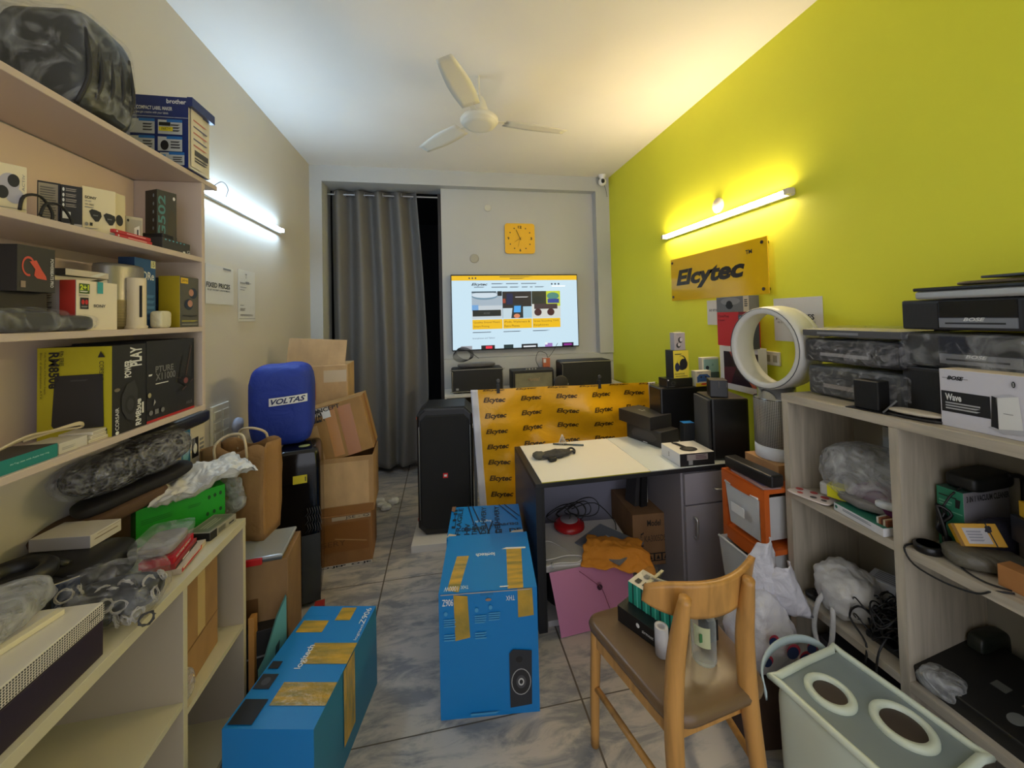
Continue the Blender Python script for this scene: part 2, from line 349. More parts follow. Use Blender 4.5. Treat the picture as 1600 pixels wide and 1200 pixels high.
# ceiling fan
P=onY((749,190),2.4); fx,fz=P.x,P.z
t=thing('ceiling_fan','cream ceiling fan with domed hub hanging from the ceiling','ceiling fan',(fx,2.4,0))
CR=C(226,220,202,.4)
MB().lathe([(.0,fz-.035),(.07,fz-.034),(.1,fz-.026),(.103,fz-.018),(.112,fz-.014),(.122,fz+.0),(.122,fz+.012),(.112,fz+.024),(.1,fz+.03),(.06,fz+.04),(0,fz+.042)],CR,n=48).build('motor_housing',t)
MB().lathe([(.072,fz+.035),(.062,fz+.07),(.045,fz+.12),(.03,fz+.155),(.012,fz+.17)],CR).build('canopy',t)
MB().cyl((0,0,fz+.16),.009,ZC-fz-.16,CR).build('down_rod',t)
for k,a in enumerate((8,128,248)):
    b=MB(); A=radians(a)
    def bl(u,v): 
        r=.17+.44*u; wd=(.055+.02*sin(pi*u))*(1-.25*u); q=(v-.5)*2*wd; return (r*cos(A)-q*sin(A),r*sin(A)+q*cos(A),fz+.012+q*.18)
    b.grid(bl,10,4,CR); b.build('blade',t,solid=.002)
    MB().bar((.1*cos(A),.1*sin(A),fz+.012),(.2*cos(A),.2*sin(A),fz+.014),.03,.004,CR).build('blade_arm',t)
# security camera
P=onY((941,283),3.93); t=thing('security_camera','small white round security camera mounted under the ceiling corner','camera',(P.x,3.93,P.z))
W2=C(236,234,230,.3)
MB().lathe([(0,.075),(.042,.075),(.042,.055),(.03,.04),(.026,.02)],W2).build('mount',t)
MB().sup((0,0,-.01),(.088,.088,.088),W2,e=1,n=28).build('body',t)
MB().sup((-.006,-.012,-.01),(.05,.078,.06),BLK,e=.9).build('lens',t)
MB().tube([(.03,.02,-.03),(.06,.04,-.09),(.075,.05,-.16)],.0022,CABLE).build('cord',t)
# ================================================= left side
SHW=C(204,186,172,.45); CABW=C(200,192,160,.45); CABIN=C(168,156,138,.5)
FX=-1.02
# wall shelf unit
t=thing('wall_shelf','pinkish white wall shelf unit of four boards on the left wall','shelf',(XL,1.0,0))
for z,y1 in ((2.238,1.955),(1.889,1.84),(1.590,1.84),(1.254,1.86)):
    MB().box((0.001,-.75,z-.021),(FX-XL,y1-1.0,z),SHW).build('shelf_board',t,bevel=.002)
MB().box((0.001,.84,1.229),(FX-XL-.001,.86,2.216),SHW).build('side_panel',t,bevel=.001)
MB().box((.001,-.74,1.256),(.006,.838,2.212),C(232,208,190,.6)).build('back_panel',t)
# low cabinet
t=thing('storage_cabinet','cream open storage cabinet standing under the left wall shelves','cabinet',(-1.04,1.0,0))
cx=.24
MB().box((-.238,-.7,.785),(cx,.717,.815),CABW).build('top_board',t,bevel=.001)
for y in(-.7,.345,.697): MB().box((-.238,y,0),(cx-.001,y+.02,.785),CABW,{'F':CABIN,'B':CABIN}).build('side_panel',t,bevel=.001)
for a,b,z in((.365,.697,.41),(-.68,.345,.45),(.365,.697,.06),(-.68,.345,.06)): MB().box((-.238,a,z-.018),(cx-.003,b,z),CABW).build('shelf_board',t)
TX=C(225,225,222); TXD=C(70,70,72); TEAL=C(60,170,170); RED=C(196,40,40)
sA=2.24; s1=1.8892; s2=1.5902; s3=1.2542; cT=.8152
# --- top board
o=MB().sup((0,0,.16),(.24,.20,.32),C(26,28,26,.35),e=.35,amp=.008,seed=1); 
for k in range(5): o.tube([(.1,-.10+.04*k,.02),(.125,-.09+.04*k,.12),(.11,-.09+.04*k,.26)],.006,DK,n=6)
P=onX((150,170),-1.12); o=o.build('electronic_device',None,(-1.145,1.40,sA)); tag(o,'dark device wrapped in clear plastic on the topmost shelf board','device')
MB().sup((0,0,.165),(.25,.235,.335),FILM,e=.4,amp=.008,seed=4,fr=8).build('plastic_wrap',o)
NV=C(26,44,104,.4); at=place((-1.215,1.735),(-1.01,1.735),.14,sA,2.53)
dec=[('t','F',.62,.9,.96,.965,'brother',TX,{'b':.02}),('t','F',.02,.79,.72,.85,'SY, COMPACT LABEL MAKER',TX,{'b':.02}),('t','F',.1,.735,.65,.775,'you get creative with your labels',TX),('r','F',0,.70,1,.705,TX)]
for i,(u,v) in enumerate(((.0,.46),(.0,.22),(.48,.46),(.48,.22),(.52,-.0))):
    u1=u+(.42 if i<4 else .42); v0=max(v,.03)
    dec+=[('r','F',u,v0,u1,v+.2,C(190,192,190)),('r','F',u+.15,v+.17,u1,v+.21,C(40,110,180)),('l','F',u+.22,v0+.03,u1-.03,v+.15,3,TXD)]
dec+=[('r','F',.5,.575,.7,.625,BLK),('r','F',.5,.5,.74,.56,C(226,206,40)),('t','F',.55,.51,.7,.55,'PARTY!',BLK),('c','F',.6,.3,.07,.07,BLK),('r','F',.52,.06,.62,.17,C(70,130,190)),
 ('r','R',.05,.04,.6,.93,C(222,212,190)),('r','R',0,.0,1,.02,TX)]+[('l','R',.15,.7-.09*i,.85,.74-.09*i,1,C(90,90,120) if i%2 else C(190,110,100)) for i in range(5)]+[('r','R',.2,.22,.85,.3,TXD),('l','R',.2,.12,.85,.2,2,TXD)]
o=carton('label_maker_box','navy blue box with white panels picturing labels, on the topmost shelf board','box',at,NV,dec,fm={'R':C(216,208,190)})
MB().box((at[1][0]/2+.001,-.08,.25),(at[1][0]/2+.02,.075,.288),NV).build('lid_flap',o)
# --- second board
o=carton('price_tag','small cream tag on the wall above the second shelf board','tag',place((XL+.012,.93),(XL+.012,1.0),.01,2.06,2.10),C(208,196,160),[('c','F',.4,.5,.2,.3,TXD)])
WB=C(222,208,170); GRD=C(176,172,178)
at=bF((-6,243),(42,262),-1.05,.05,s1,10)
carton('earbuds_box','cream earbuds box with two dark oval earbuds at the left end of the second shelf','box',at,WB,
 [('c','F',.42,.62,.34,.2,GRD),('c','F',.6,.38,.3,.16,GRD),('c','F',.56,.68,.2,.13,DK),('c','F',.2,.42,.2,.13,DK),('t','F',.84,.5,.93,.84,'ACTIV',GRY,{'rot':90}),('r','F',.02,.12,.98,.13,GRY)])
at=bF((58,284),(95,287),-1.13,.03,s1,0)
carton('earphone_box','beige box of fine print with a dark edge on the second shelf','box',at,DK,[('r','F',.05,.03,.88,.96,C(170,158,132)),('l','F',.12,.1,.82,.9,16,C(110,104,92))])
at=bF((95,290),(129,293),-1.08,.04,s1,0)
carton('earphone_box','black box with white icons beside the white heart-shaped earbuds box','box',at,C(30,28,30),[('c','F',.12,v,.05,.04,TX) for v in(.9,.78,.67,.56)]+[('l','F',.22,v-.04,.75,v+.04,2,C(150,140,130)) for v in(.9,.78,.67,.56)]+[('r','F',.08,.27,.45,.42,TX),('r','F',.02,0,.98,.17,GRD)])
at=bF((128,288),(181,300),-1.035,.035,s1,14)
def buds(u,v,s=1): return [('q','F',[(u-.18*s,v+.08*s),(u-.1*s,v+.13*s),(u+.02*s,v+.12*s),(u+.16*s,v+.09*s),(u+.19*s,v-.0*s),(u+.1*s,v-.12*s),(u+.0*s,v-.13*s),(u-.12*s,v-.03*s)],DK),('t','F',u-.06,v-.01,u+.08,v+.015,'SONY',C(170,170,170))]
carton('earbuds_box','white box with a pair of dark heart shaped earbuds on the second shelf','box',at,WB,
 [('t','F',.08,.74,.42,.80,'SONY',DK,{'b':.03}),('t','F',.08,.67,.26,.71,'WF-1000',GRY),('t','F',.08,.60,.34,.64,'WF-1000X',DK),('l','F',.08,.54,.36,.58,1,GRY)]+buds(.38,.40)+buds(.80,.36)+[('c','F',.13,.2,.05,.04,GRY),('r','F',.22,.17,.3,.24,DK),('l','F',.08,.1,.5,.13,1,GRY),('r','F',.08,.03,.24,.07,DK),('l','F',.28,.03,.46,.07,1,DK),('r','F',.8,.02,.98,.07,C(130,130,130))])
carton('earbuds_box','white earbuds box mostly hidden, behind the second board red packets','box',bX(-1.06,(180,302),(196,306),.05,s1),WB,[('c','F',.4,.42,.35,.12,DK),('r','F',0,.0,1,.2,C(200,190,180))])
at=bF((196,333),(223,341),-1.06,.02,s1,12)
carton('adapter_box','small clear fronted white box showing a white plug, on the second shelf','box',at,C(198,190,168),[('r','F',.06,.08,.94,.9,C(170,164,150)),('c','F',.15,.85,.06,.05,DK),('q','F',[(.5,.2),(.85,.25),(.8,.7),(.5,.6)],TX),('r','F',.66,.3,.74,.55,DK)])
for i,(w_,lb) in enumerate(((0,'lower red packet of the pair lying on the second shelf'),(.006,'upper red packet of the pair lying on the second shelf'))):
    at=bX(-1.03,(182,371),(238,384),.10,s1+.0125*i); at=((at[0][0],at[0][1]-w_,at[0][2]),(at[1][0],.1,.0120),at[2])
    carton('packet',lb,'packet',at,C(190,50,54),[('l','F',.3,.3,.85,.7,1,C(235,180,180)),('c','F',.05,.5,.02,.25,TX)],group='red packets on the second shelf')
A=onX((245,295),-1.075);B=onX((276,309),-1.045); at=place(A,B,.065,s1,A.z)
carton('mouse_box','charcoal box with big upright teal lettering on the second shelf','box',at,C(34,34,34),[('t','F',.06,.2,.42,.92,'G502',C(60,120,124),{'rot':90,'b':.02}),('q','F',[(.5,.05),(.95,.1),(.98,.6),(.7,.7),(.55,.5)],C(52,48,44)),('c','F',.85,.9,.06,.03,TX)]+[('c','L',.75,.9-.135*i,.06,.03,C(120,140,150)) for i in range(6)],fm={'F':C(46,48,48)})
at=bX(-1.03,(254,372),(297,381),.11,s1)
o=carton('small_box','small dark grey box with blue icons at the right end of the second shelf','box',at,C(44,44,44),[('c','F',.1+.13*i,.86,.03,.06,C(90,170,190)) for i in range(6)]+[('c','F',.75,.1,.05,.08,TX),('t','F',.86,.05,.97,.35,'G',TX)],fm={'F':C(58,58,56)})
at2=((at[0][0],at[0][1]-.005,at[0][2]+at[1][2]+.0006),(.08,.07,.022),at[2])
carton('plug_adapter','black block on the small dark grey box with blue icons','adapter',at2,C(20,20,20),[('r','T',.1,.3,.5,.8,DK)],bevel=.004)
P=onX((62,338),-1.06)
m=MB().tube([(0,-.06,.012),(0,-.05,.05),(.0,-.01,.062),(0,.02,.03),(.0,.018,.004),(.012,-.02,.004)],.0035,BLK).tube([(.004,-.015,.01),(.004,.0,.045),(.004,.04,.052),(.004,.07,.02),(.004,.072,.004)],.0035,BLK)
tag(m.build('earphone_cable',None,(-1.05,P.y,s1)),'black looped cable in front of the beige box on the second shelf','cable')
# --- third board
at=bX(-1.06,(-4,450),(74,462),.17,s2)
bt=at[0][2]+at[1][2]
carton('storage_box','plain dark box at left under the black box with the red ear hook','box',at,C(46,42,36))
at=bX(-1.03,(27,380),(86,392),.08,bt)
ring=[('q','F',[(.30+.17*cos(a)*(r)-.02,.55+.22*sin(a)*r) for a,r in [(radians(20+q*14),1) for q in range(20)]+[(radians(20+q*14),.78) for q in range(19,-1,-1)]],C(206,80,60)),('q','F',[(.3,.66),(.48,.7),(.62,.5),(.74,.36),(.76,.28),(.5,.3),(.42,.36),(.45,.5)],C(206,80,60))]
carton('earphone_box','black box with a red ear hook on its front, on a plain dark box','box',at,C(26,26,26),ring+[('t','F',.86,.12,.95,.78,'POWERBEATS PRO',TX,{'rot':-90,'b':.01}),('r','F',.08,.08,.2,.22,C(150,130,110))],fm={'F':C(48,46,44)})
# SONY set
at=bX(-1.03,(119,437),(183,444),.17,s2)
o=carton('camera_box','white box with a green sticker and a red side band on the third shelf','box',at,C(232,220,196),
 [('r','F',.06,.74,.30,.94,C(60,90,30)),('t','F',.08,.81,.28,.92,'2+1',C(220,230,60),{'b':.04}),('l','F',.08,.76,.28,.8,1,TX),('l','F',.05,.68,.3,.72,2,GRY),('r','F',.08,.43,.27,.66,DK),('c','F',.14,.57,.035,.05,RED),('c','F',.22,.57,.035,.05,RED),('l','F',.1,.45,.25,.5,1,GRY),
  ('t','F',.38,.47,.68,.53,'SONY',DK,{'b':.02}),('r','F',.47,.76,.61,1.0,C(60,160,165)),('r','L',.78,0,1,1,C(176,46,30)),('l','L',.05,.12,.7,.95,18,C(90,80,90)),('r','L',.0,.75,.72,.76,DK)],fm={'L':C(170,160,160)})
zt=at[0][2]+at[1][2]+.0005; P=onX((115,425),-1.12)
for i,(hh,c1,lb) in enumerate(((.018,C(222,210,190),'white slim phone box, lower of the pair on the white box with red band'),(.02,C(40,44,48),'black slim phone box, upper of the pair on the white box with red band'))):
    carton('phone_box',lb,'box',((-1.14+.012*i,P.y+.01,zt+.0188*i),(.15-.01*i,.08,hh),radians(80+8*i)),c1,[('q','F',[(.5,.1),(.8,.9),(.95,.9),(.7,.1)],TX if i else DK),('q','T',[(.5,.1),(.75,.9),(.9,.9),(.7,.1)],TX)],fm={'F':C(206,196,184)},group='slim phone boxes')
# bagged items
for i,(bl,lx,ly,hh,lb) in enumerate((((38,520),.2,.10,.055,'grey item in a crumpled clear bag at the left end of the third shelf'),((107,515),.16,.08,.042,'flat dark item in a clear bag before the white box with red band'))):
    P=onX(bl,-1.035); o=MB().sup((0,0,hh/2),(lx*.75,.04,hh),C(52,48,46,.35),e=.5,amp=.003,seed=i+3).build('wrapped_item',None,(-1.035 if i else -1.03,P.y,s2+.0005),pi/2); tag(o,lb,'wrapped item')
    MB().sup((0,0,hh*.55),(lx,.048,hh*1.08),FILM,e=.5,amp=.006,fr=14,seed=i+8,flat=True).build('plastic_wrap',o)
# speaker cylinder
P=onX((180,514),-1.15); SL=C(150,146,140,.35,None,.5)
t=thing('smart_speaker','tall oval silver speaker with a perforated lower half on the third shelf','speaker',(-1.12,P.y-.025,s2),pi/2)
rr=.082; HT=.225
MB().lathe([(0,.001),(.07,.001),(.078,.012),(.083,.04),(.084,.1)],C(176,160,120,.4,'grilleC',.4,0,190),sx=1.0,sy=.62,n=40).build('grille',t)
MB().lathe([(.084,.1),(.083,.104),(.083,HT-.012),(.08,HT-.003),(.07,HT)],SL,sx=1.0,sy=.62,n=40).build('body',t)
MB().lathe([(.0,HT+.001),(.069,HT+.0005)],C(40,40,42),sx=1.0,sy=.62,n=40).text('BOSE',(.01,-.0525,.175),(.035,0,0),(0,0,.006),GRY,.02).build('top_panel',t)
# tower + processor box
P=onX((229,514),-1.03); P1=onX((218,514),-1.03);
t=thing('white_cylinder','tall white cylindrical device with a dark vertical slit before the blue box','device',(-1.062,P.y,s2))
MB().lathe([(.03,0),(.031,.008),(.027,.012),(.027,.175),(.025,.178),(0,.178)],C(226,210,180,.35)).build('body',t)
MB().box((.02,-.0165,.04),(.0275,-.0125,.15),DK).build('slot',t)
at=bX(-1.085,(210,401),(243,408),.05,s2)
CB=C(34,86,136,.4)
carton('processor_box','tall blue box with white lettering behind the white cylinder on the third shelf','box',at,CB,[('t','F',.12,.70,.92,.82,'CORe',TX,{'b':.02}),('t','F',.12,.83,.32,.87,'intel',TX),('r','F',.75,.88,.98,.99,C(226,222,170)),('t','F',.8,.9,.93,.97,'i5',DK),('l','F',.55,.1,.95,.5,5,C(70,120,170)),('c','L',.5,.75,.06,.03,TX)],fm={'L':C(24,58,100,.4)})
at=bX(-1.12,(247,433),(262,436),.06,s2)
carton('phone_box','narrow dark blue glossy box between the blue and the yellow boxes','box',at,C(26,42,70,.2),[('r','F',.05,.05,.12,.95,C(90,120,150))])
P=onX((256,511),-1.04)
o=MB().sup((0,0,.032),(.058,.04,.064),C(214,206,176,.5,'crumple'),e=.35,amp=.002,fr=20,seed=4).build('wrapped_block',None,(-1.05,P.y,s2),pi/2); tag(o,'small white bubble wrapped block at the foot of the blue box','wrapped block')
at=bX(-1.035,(281,434),(313,433),.075,s2)
carton('earbuds_box','yellow edged grey box picturing two dark earbuds, right end of the third shelf','box',at,C(150,130,26),[('r','F',.04,.86,.38,.97,C(230,190,40)),('t','F',.08,.88,.34,.95,'Jabra',DK),('c','F',.62,.68,.2,.11,C(30,46,66)),('c','F',.52,.69,.12,.07,C(180,130,110)),('c','F',.4,.45,.2,.11,C(30,46,66)),('c','F',.46,.47,.12,.07,C(180,130,110)),('q','F',[(.1,.22),(.5,.2),(.8,.22),(.8,.24),(.5,.23),(.1,.24)],DK),('l','F',.06,.1,.9,.14,1,C(170,160,60)),('l','F',.06,.04,.9,.07,1,C(150,150,140))],fm={'F':C(86,84,76),'L':C(176,152,20)})
P=onX((262,415),-1.19); cable('headphone_band','black cable arching behind the yellow edged earbuds box',[(-1.19,P.y-.06,s2+.15),(-1.19,P.y-.03,P.z-.005),(-1.19,P.y+.03,P.z),(-1.19,P.y+.075,s2+.15),(-1.185,P.y+.08,s2+.004)],.005)
# --- fourth board
at=bX(-1.03,(175,541),(228,536),.195,s3); YL=C(178,166,22,.5)
d=[('t','F',.18,.68,.48,.92,'POWER',TX,{'rot':90,'b':.04}),('t','F',.42,.72,.75,1.0,'PLAY',TX,{'rot':90,'b':.04})]
d=[('t','F',.34,.62,.54,.82,'POWER',TX,{'rot':90,'b':.03}),('t','F',.5,.74,.86,.97,'PLAY',TX,{'rot':90,'b':.03}),('t','F',.66,.03,.84,.34,'RM850e',TX,{'rot':90,'b':.03}),('l','F',.86,.1,.92,.34,1,TX),('t','F',.08,.05,.18,.3,'CORSAIR',TX,{'rot':90,'b':.01}),('c','F',.13,.02,.05,.02,TX),
 ('q','F',[(.25,.42),(.4,.54),(.62,.58),(.72,.46),(.72,.28),(.6,.1),(.4,.14),(.25,.26)],C(50,50,52)),('c','F',.5,.3,.16,.11,C(38,38,40)),('c','F',.5,.3,.1,.07,C(56,56,58)),('c','F',.12,.5,.08,.02,C(120,110,90)),
 ('q','L',[(.24,.70*.99),(.93*.95,.70),(.90,.12),(.26,.10),(.20,.16)],C(34,34,36)),('l','L',.45,.62,.7,.65,1,C(60,60,62)),
 ('t','L',.16,.56,.30,.95,'RM850e',C(28,28,28),{'rot':-90,'b':.03}),('t','L',.30,.80,.36,.96,'RMe SERIES',C(28,28,28),{'rot':-90}),('t','L',.1,.5,.13,.95,'Fully Modular ATX Power Supply',C(60,60,20),{'rot':-90}),('t','L',.05,.45,.08,.95,'Bloc d alimentation ATX',C(60,60,20),{'rot':-90}),('t','L',.84,.62,.90,.84,'CORSAIR',C(28,28,28),{'rot':-90}),('q','L',[(.82,.88),(.92,.88),(.86,.95)],C(28,28,28)),('t','L',.86,.04,.95,.1,'RM',C(28,28,28))]
# local L face u runs from back to front of the box
o=carton('power_supply_box','big yellow and black box picturing a black power supply on the fourth shelf','box',at,C(28,28,30),d,fm={'L':YL})
at=bX(-1.03,(229,536),(303,526),.22,s3)
d=[('r','F',0,0,1,.03,C(180,34,34)),('t','F',.16,.6,.52,.68,'PTURE',C(120,120,120),{'b':.02}),('t','F',.16,.5,.56,.59,'X11000',C(120,120,120),{'b':.02}),('l','F',.16,.45,.42,.47,1,TX),('l','F',.03,.56,.1,.6,1,TX)]
for k,(a,b,c_,e_) in enumerate(((.62,.42,.72,.78),(.78,.45,.92,.9),(.95,.4,.98,.95),(.55,.5,.95,.4),(.6,.3,.8,.38),(.7,.3,.95,.42),(.6,.55,.85,.5),(.64,.68,.8,.62))):
    q=.008; d.append(('q','F',[(a-q,b),(a+q,b-q),(c_+q,e_-q),(c_-q,e_)],C(90,66,58) if k%2 else C(8,8,8)))
d+=[('q','F',[(.62,.42),(.75,.5),(.95,.44),(.82,.33)],C(10,10,12)),('c','F',.78,.42,.05,.04,C(120,60,60)),('c','F',.06,.12,.035,.03,C(120,120,120)),('r','F',.13,.09,.2,.15,C(120,120,120)),('c','F',.28,.12,.035,.03,C(120,120,120)),('t','F',.78,.09,.92,.13,'ASUS',C(120,120,120)),('c','F',.03,.34,.03,.03,C(170,160,120)),('q','F',[(.1,.2),(.14,.24),(.12,.28)],C(180,180,180))]
carton('router_box','large black box picturing a spiky router, right end of the fourth shelf','box',at,C(30,30,33),d)
at=bX(-1.03,(-14,712),(90,704),.10,s3); at=(at[0],at[1],at[2]); h4=onX((90,704),-1.03).z-s3
carton('gadget_box','long teal box with white lettering at the left of the fourth shelf','box',at,C(30,128,122,.5),[('t','F',.25,.45,.85,.6,'AirTag case with Apple key ring',C(200,230,225))],fm={'T':C(60,56,54),'L':C(60,56,54)})
PG=[]
at=bX(-1.035,(92,688),(137,685),.09,s3)
carton('white_box','white flat cable box beside the teal box on the fourth shelf','box',at,C(206,200,186),[('l','F',.1,.3,.6,.6,2,C(170,166,160))])
at=bX(-1.04,(139,684),(174,682),.10,s3)
for i in range(3): 
    a2=((at[0][0]+.004*i,at[0][1],at[0][2]+.0107*i),(at[1][0]-.006*i,.1-.01*i,.0102),at[2]+.05*i)
    carton('booklet',('lowest','middle','topmost')[i]+' of three white booklets before the yellow box','booklet',a2,C(216,208,190),[('l','F',.05,.4,.95,.6,1,C(160,150,130))],group='white booklets on the fourth shelf')
P=onX((110,690),-1.05); m=MB()
for k in range(3): m.tube([(0,-.16,.012),(.005*k,-.08,.03+.004*k),(0,-.0,.032),(.01,.07,.03+.003*k),(0,.085,.018),(-.02,.04,.022),(-.02,-.05,.02)],.003,C(206,190,156))
tag(m.build('white_cable',None,(-1.07,P.y-.03,s3+.03)),'coiled off white cable lying over the white flat boxes','cable')
# --- papers and switches on the left wall
def paper(name,label,x,s,corners,dec,wob=.004,col=C(214,212,208,.35)):
    a,b=onX(corners[0],x),onX(corners[1],x); y0,y1=min(a.y,b.y),max(a.y,b.y); z0,z1=min(a.z,b.z),max(a.z,b.z)
    m=MB(); W,Hh=y1-y0,z1-z0
    m.box((0,0,0),(s*.0012,W,Hh),col)
    o=(0,0,0) if s>0 else (0,W,0); U=(0,W,0) if s>0 else (0,-W,0)
    fr=((s*.0012,0 if s>0 else W,0),U,(0,0,Hh),(s,0,0))
    for i,d in enumerate(dec): decal(m,fr,d,i)
    return tag(m.build(name,None,(x+s*.002,y0,z0)),label,'paper')
paper('paper_notice','FIXED PRICES notice taped to the left wall beside the shelves',XL,1,((320,411),(364,477)),[('t','F',.02,.42,.86,.55,'FIXED PRICES',BLK,{'b':.03}),('t','F',.05,.34,.85,.38,'4% GST ON DEBIT CARD PAYMENTS',DK,{'b':.01}),('r','F',.6,.93,.9,.98,GRY)])
paper('paper_list','narrow printed list taped to the left wall beside the notice',XL,1,((371,420),(398,502)),[('t','F',.4,.84,.5,.93,'T',DK)]+[('l','F',.1,v,.1+w_,v+.02*n_,n_,C(110,106,104)) for v,w_,n_ in((.72,.3,2),(.74,.7,1),(.6,.3,1),(.3,.25,1),(.2,.3,3),(.1,.8,2),(.12,.5,1),(.65,.4,1))]+[('r','F',.02,.05,.98,.06,GRY),('r','F',.4,.73,.62,.78,GRY)])
P=onX((327,698),XL); A=onX((352,632),XL)
t=thing('switchboard','cream switchboard with raised frame on the left wall above the paper bag','switchboard',(XL+.001,2.45,.905))
SW=C(226,220,204,.4)
MB().box((0,-.085,0),(.014,.085,.235),SW).build('plate',t,bevel=.004)
for y in(-.04,.04):
    for z in(.06,.12,.18): MB().box((.0142,y-.03,z-.022),(.02,y+.03,z+.022),C(214,206,186,.4)).build('switch',t,bevel=.003)
o=MB().lathe([(.0,.0),(.044,0),(.047,.008),(.044,.024),(0,.026)],C(186,190,206,.4),ax='x',n=28).cyl((-.0075,0,0),.012,.0075,SW,16,'x').build('plug_light',None,(XL+.036,2.56,.985)); tag(o,'round white plug-in light sticking out beside the switchboard','plug-in light')
# --- on the low cabinet
GN=C(24,150,30,.45); A=onZ((212,858),cT);B=onZ((352,808),cT)
at=place(A,B,.16,cT,hgt((212,800),A)+.004)
o=carton('green_box','bright green long cardboard box on the low cabinet','box',at,GN,[('c','F',.8+.07*i,.75+.02*i,.018,.06,C(10,70,16)) for i in range(3)]+[('c','F',.78+.08*i,.28+.02*i,.018,.06,C(10,70,16)) for i in range(3)]+[('l','F',.05,.55,.4,.7,3,C(20,125,26)),('l','F',.2,.3,.45,.42,2,C(20,125,26)),('l','F',.55,.6,.7,.7,2,C(20,125,26))])
gz=at[0][2]+at[1][2]
# white crumpled parcel bag on the green box
cxy=onZ((315,745),gz+.03)
WPC=C(214,210,200,.5,'crumple',0,0,.8)
def pf(u,v):
    x=(u-.5)*.33; y=(v-.5)*.25; ed=max(0,abs(u-.5)*2-.75)+max(0,abs(v-.5)*2-.7)
    q=Vector((x*9,y*9,3)); z=.045+.036*noise.noise(q)+.022*abs(noise.noise(q*2.6))+.010*noise.noise(q*6)-.05*ed*ed-.02*max(0,.3-v)
    x+=.018*noise.noise(Vector((v*6,u*2,9))); y+=.018*noise.noise(Vector((u*7,v*2,5))); return (x,y,z)
m=MB(); m.grid(pf,60,36,WPC); m.grid(lambda u,v:(pf(u,v)[0]*.97,pf(u,v)[1]*.97,max(.0,pf(u,v)[2]-.03*min(1,8*min(u,1-u,v,1-v)))),60,36,WPC)
o=m.build('parcel_bag',None,(cxy.x-.005,cxy.y-.005,gz-.004),rot=(0,-.10,at[2]+.08)); tag(o,'crumpled white parcel bag lying on the green box','bag')
# stack at wall
BR=C(84,60,38,.8,'card')
o=MB().sup((0,0,0),(.33,.16,.05),BR,e=.45,amp=.006,fr=9,seed=41,n=40).build('brown_envelope',None,(-1.17,1.555,.955),rot=(0,radians(-12),radians(54))); tag(o,'padded brown envelope slumped beneath the black pouch','envelope')
o=carton('support_box','plain brown carton hidden behind the green box, carrying the padded envelope','box',((-1.21,1.66,cT),(.12,.10,.09),radians(41)),CARD3)
o=MB().sup((0,0,0),(.32,.14,.05),C(20,16,16,.7),e=.6,amp=.008,seed=12,n=40).build('black_pouch',None,(-1.12,1.63,1.012),rot=(0,radians(-10),radians(54))); tag(o,'black soft pouch squeezed beneath the silver bubble wrap bundle','pouch')
o=MB().sup((0,0,0),(.35,.15,.12),C(58,56,56,.25,'bubble',.3),e=.7,amp=.008,fr=7,seed=2,n=52).build('bubble_wrap_bundle',None,(-1.13,1.615,1.11),rot=(radians(6),radians(-9),radians(56))); tag(o,'long dark bundle in silvery bubble wrap under the fourth shelf','bundle')
MB().sup((0,0,0),(.385,.17,.132),C(240,240,244,.1,'film',0,0,2.2),e=.7,amp=.010,fr=10,seed=5,n=60).build('plastic_wrap',o)
# things further along under the shelf: black case, yellow box, blue and white box
at=place((-1.12,1.70),(-1.0,1.79),.10,cT,1.17)
at=place(onX((283,690),-1.12),onX((320,676),-1.12),.12,.94,1.135)
carton('accessory_box','white box with a blue end and a black square, under the black case','box',at,C(206,196,172),[('r','F',.0,0,.36,1,C(34,110,150)),('c','F',.18,.5,.12,.22,C(120,180,200)),('r','F',.42,.3,.7,.75,BLK),('c','F',.56,.5,.08,.12,TX),('l','F',.75,.3,.95,.7,4,GRY)])
a_=at[0]; carton('carton','plain carton standing on the low cabinet behind the green box','box',((a_[0]-.005,a_[1],cT),(at[1][0]*.9,.12,.1238),at[2]),CARD3)
o=MB().sup((0,0,.03),(.30,.17,.06),C(36,36,38,.35),e=.35,taper=.0).build('black_case',None,(a_[0]-.005,a_[1]-.03,1.137),at[2]); tag(o,'black lidded case lying on the white box with the blue end','case')
at=place(onX((222,702),-1.14),onX((276,684),-1.14),.1,1.02,1.075)
carton('yellow_box','low yellow brown box behind the silvery bundle','box',at,C(168,130,30),fm={'R':C(140,92,50)}); a_=at[0]
carton('carton','plain brown carton carrying the low yellow brown box','box',((a_[0]-.01,a_[1]+.02,cT),(at[1][0]*.8,.06,1.0195-cT),at[2]),CARD3)
# long white carton
P1=onZ((44,864),.93);P2=onZ((141,857),.93); at=place(P1,P2,.10,.93,.968)
o=carton('long_white_box','long white closed box lying by the end of the green box','box',at,C(206,198,184),[('q','R',[(.1,.5),(.9,.5),(.85,.58),(.15,.58)],C(120,100,80)),('q','R',[(.2,.8),(.95,.86),(.95,.9),(.2,.84)],C(150,130,110))],fm={'F':C(176,170,170)})
o=MB().sup((0,0,.057),(.30,.20,.113),C(28,26,24,.5),e=.4,amp=.003,seed=31).build('black_bag',None,(-1.12,1.35,cT+.0005),.1); tag(o,'black soft bag under the long white box','bag')
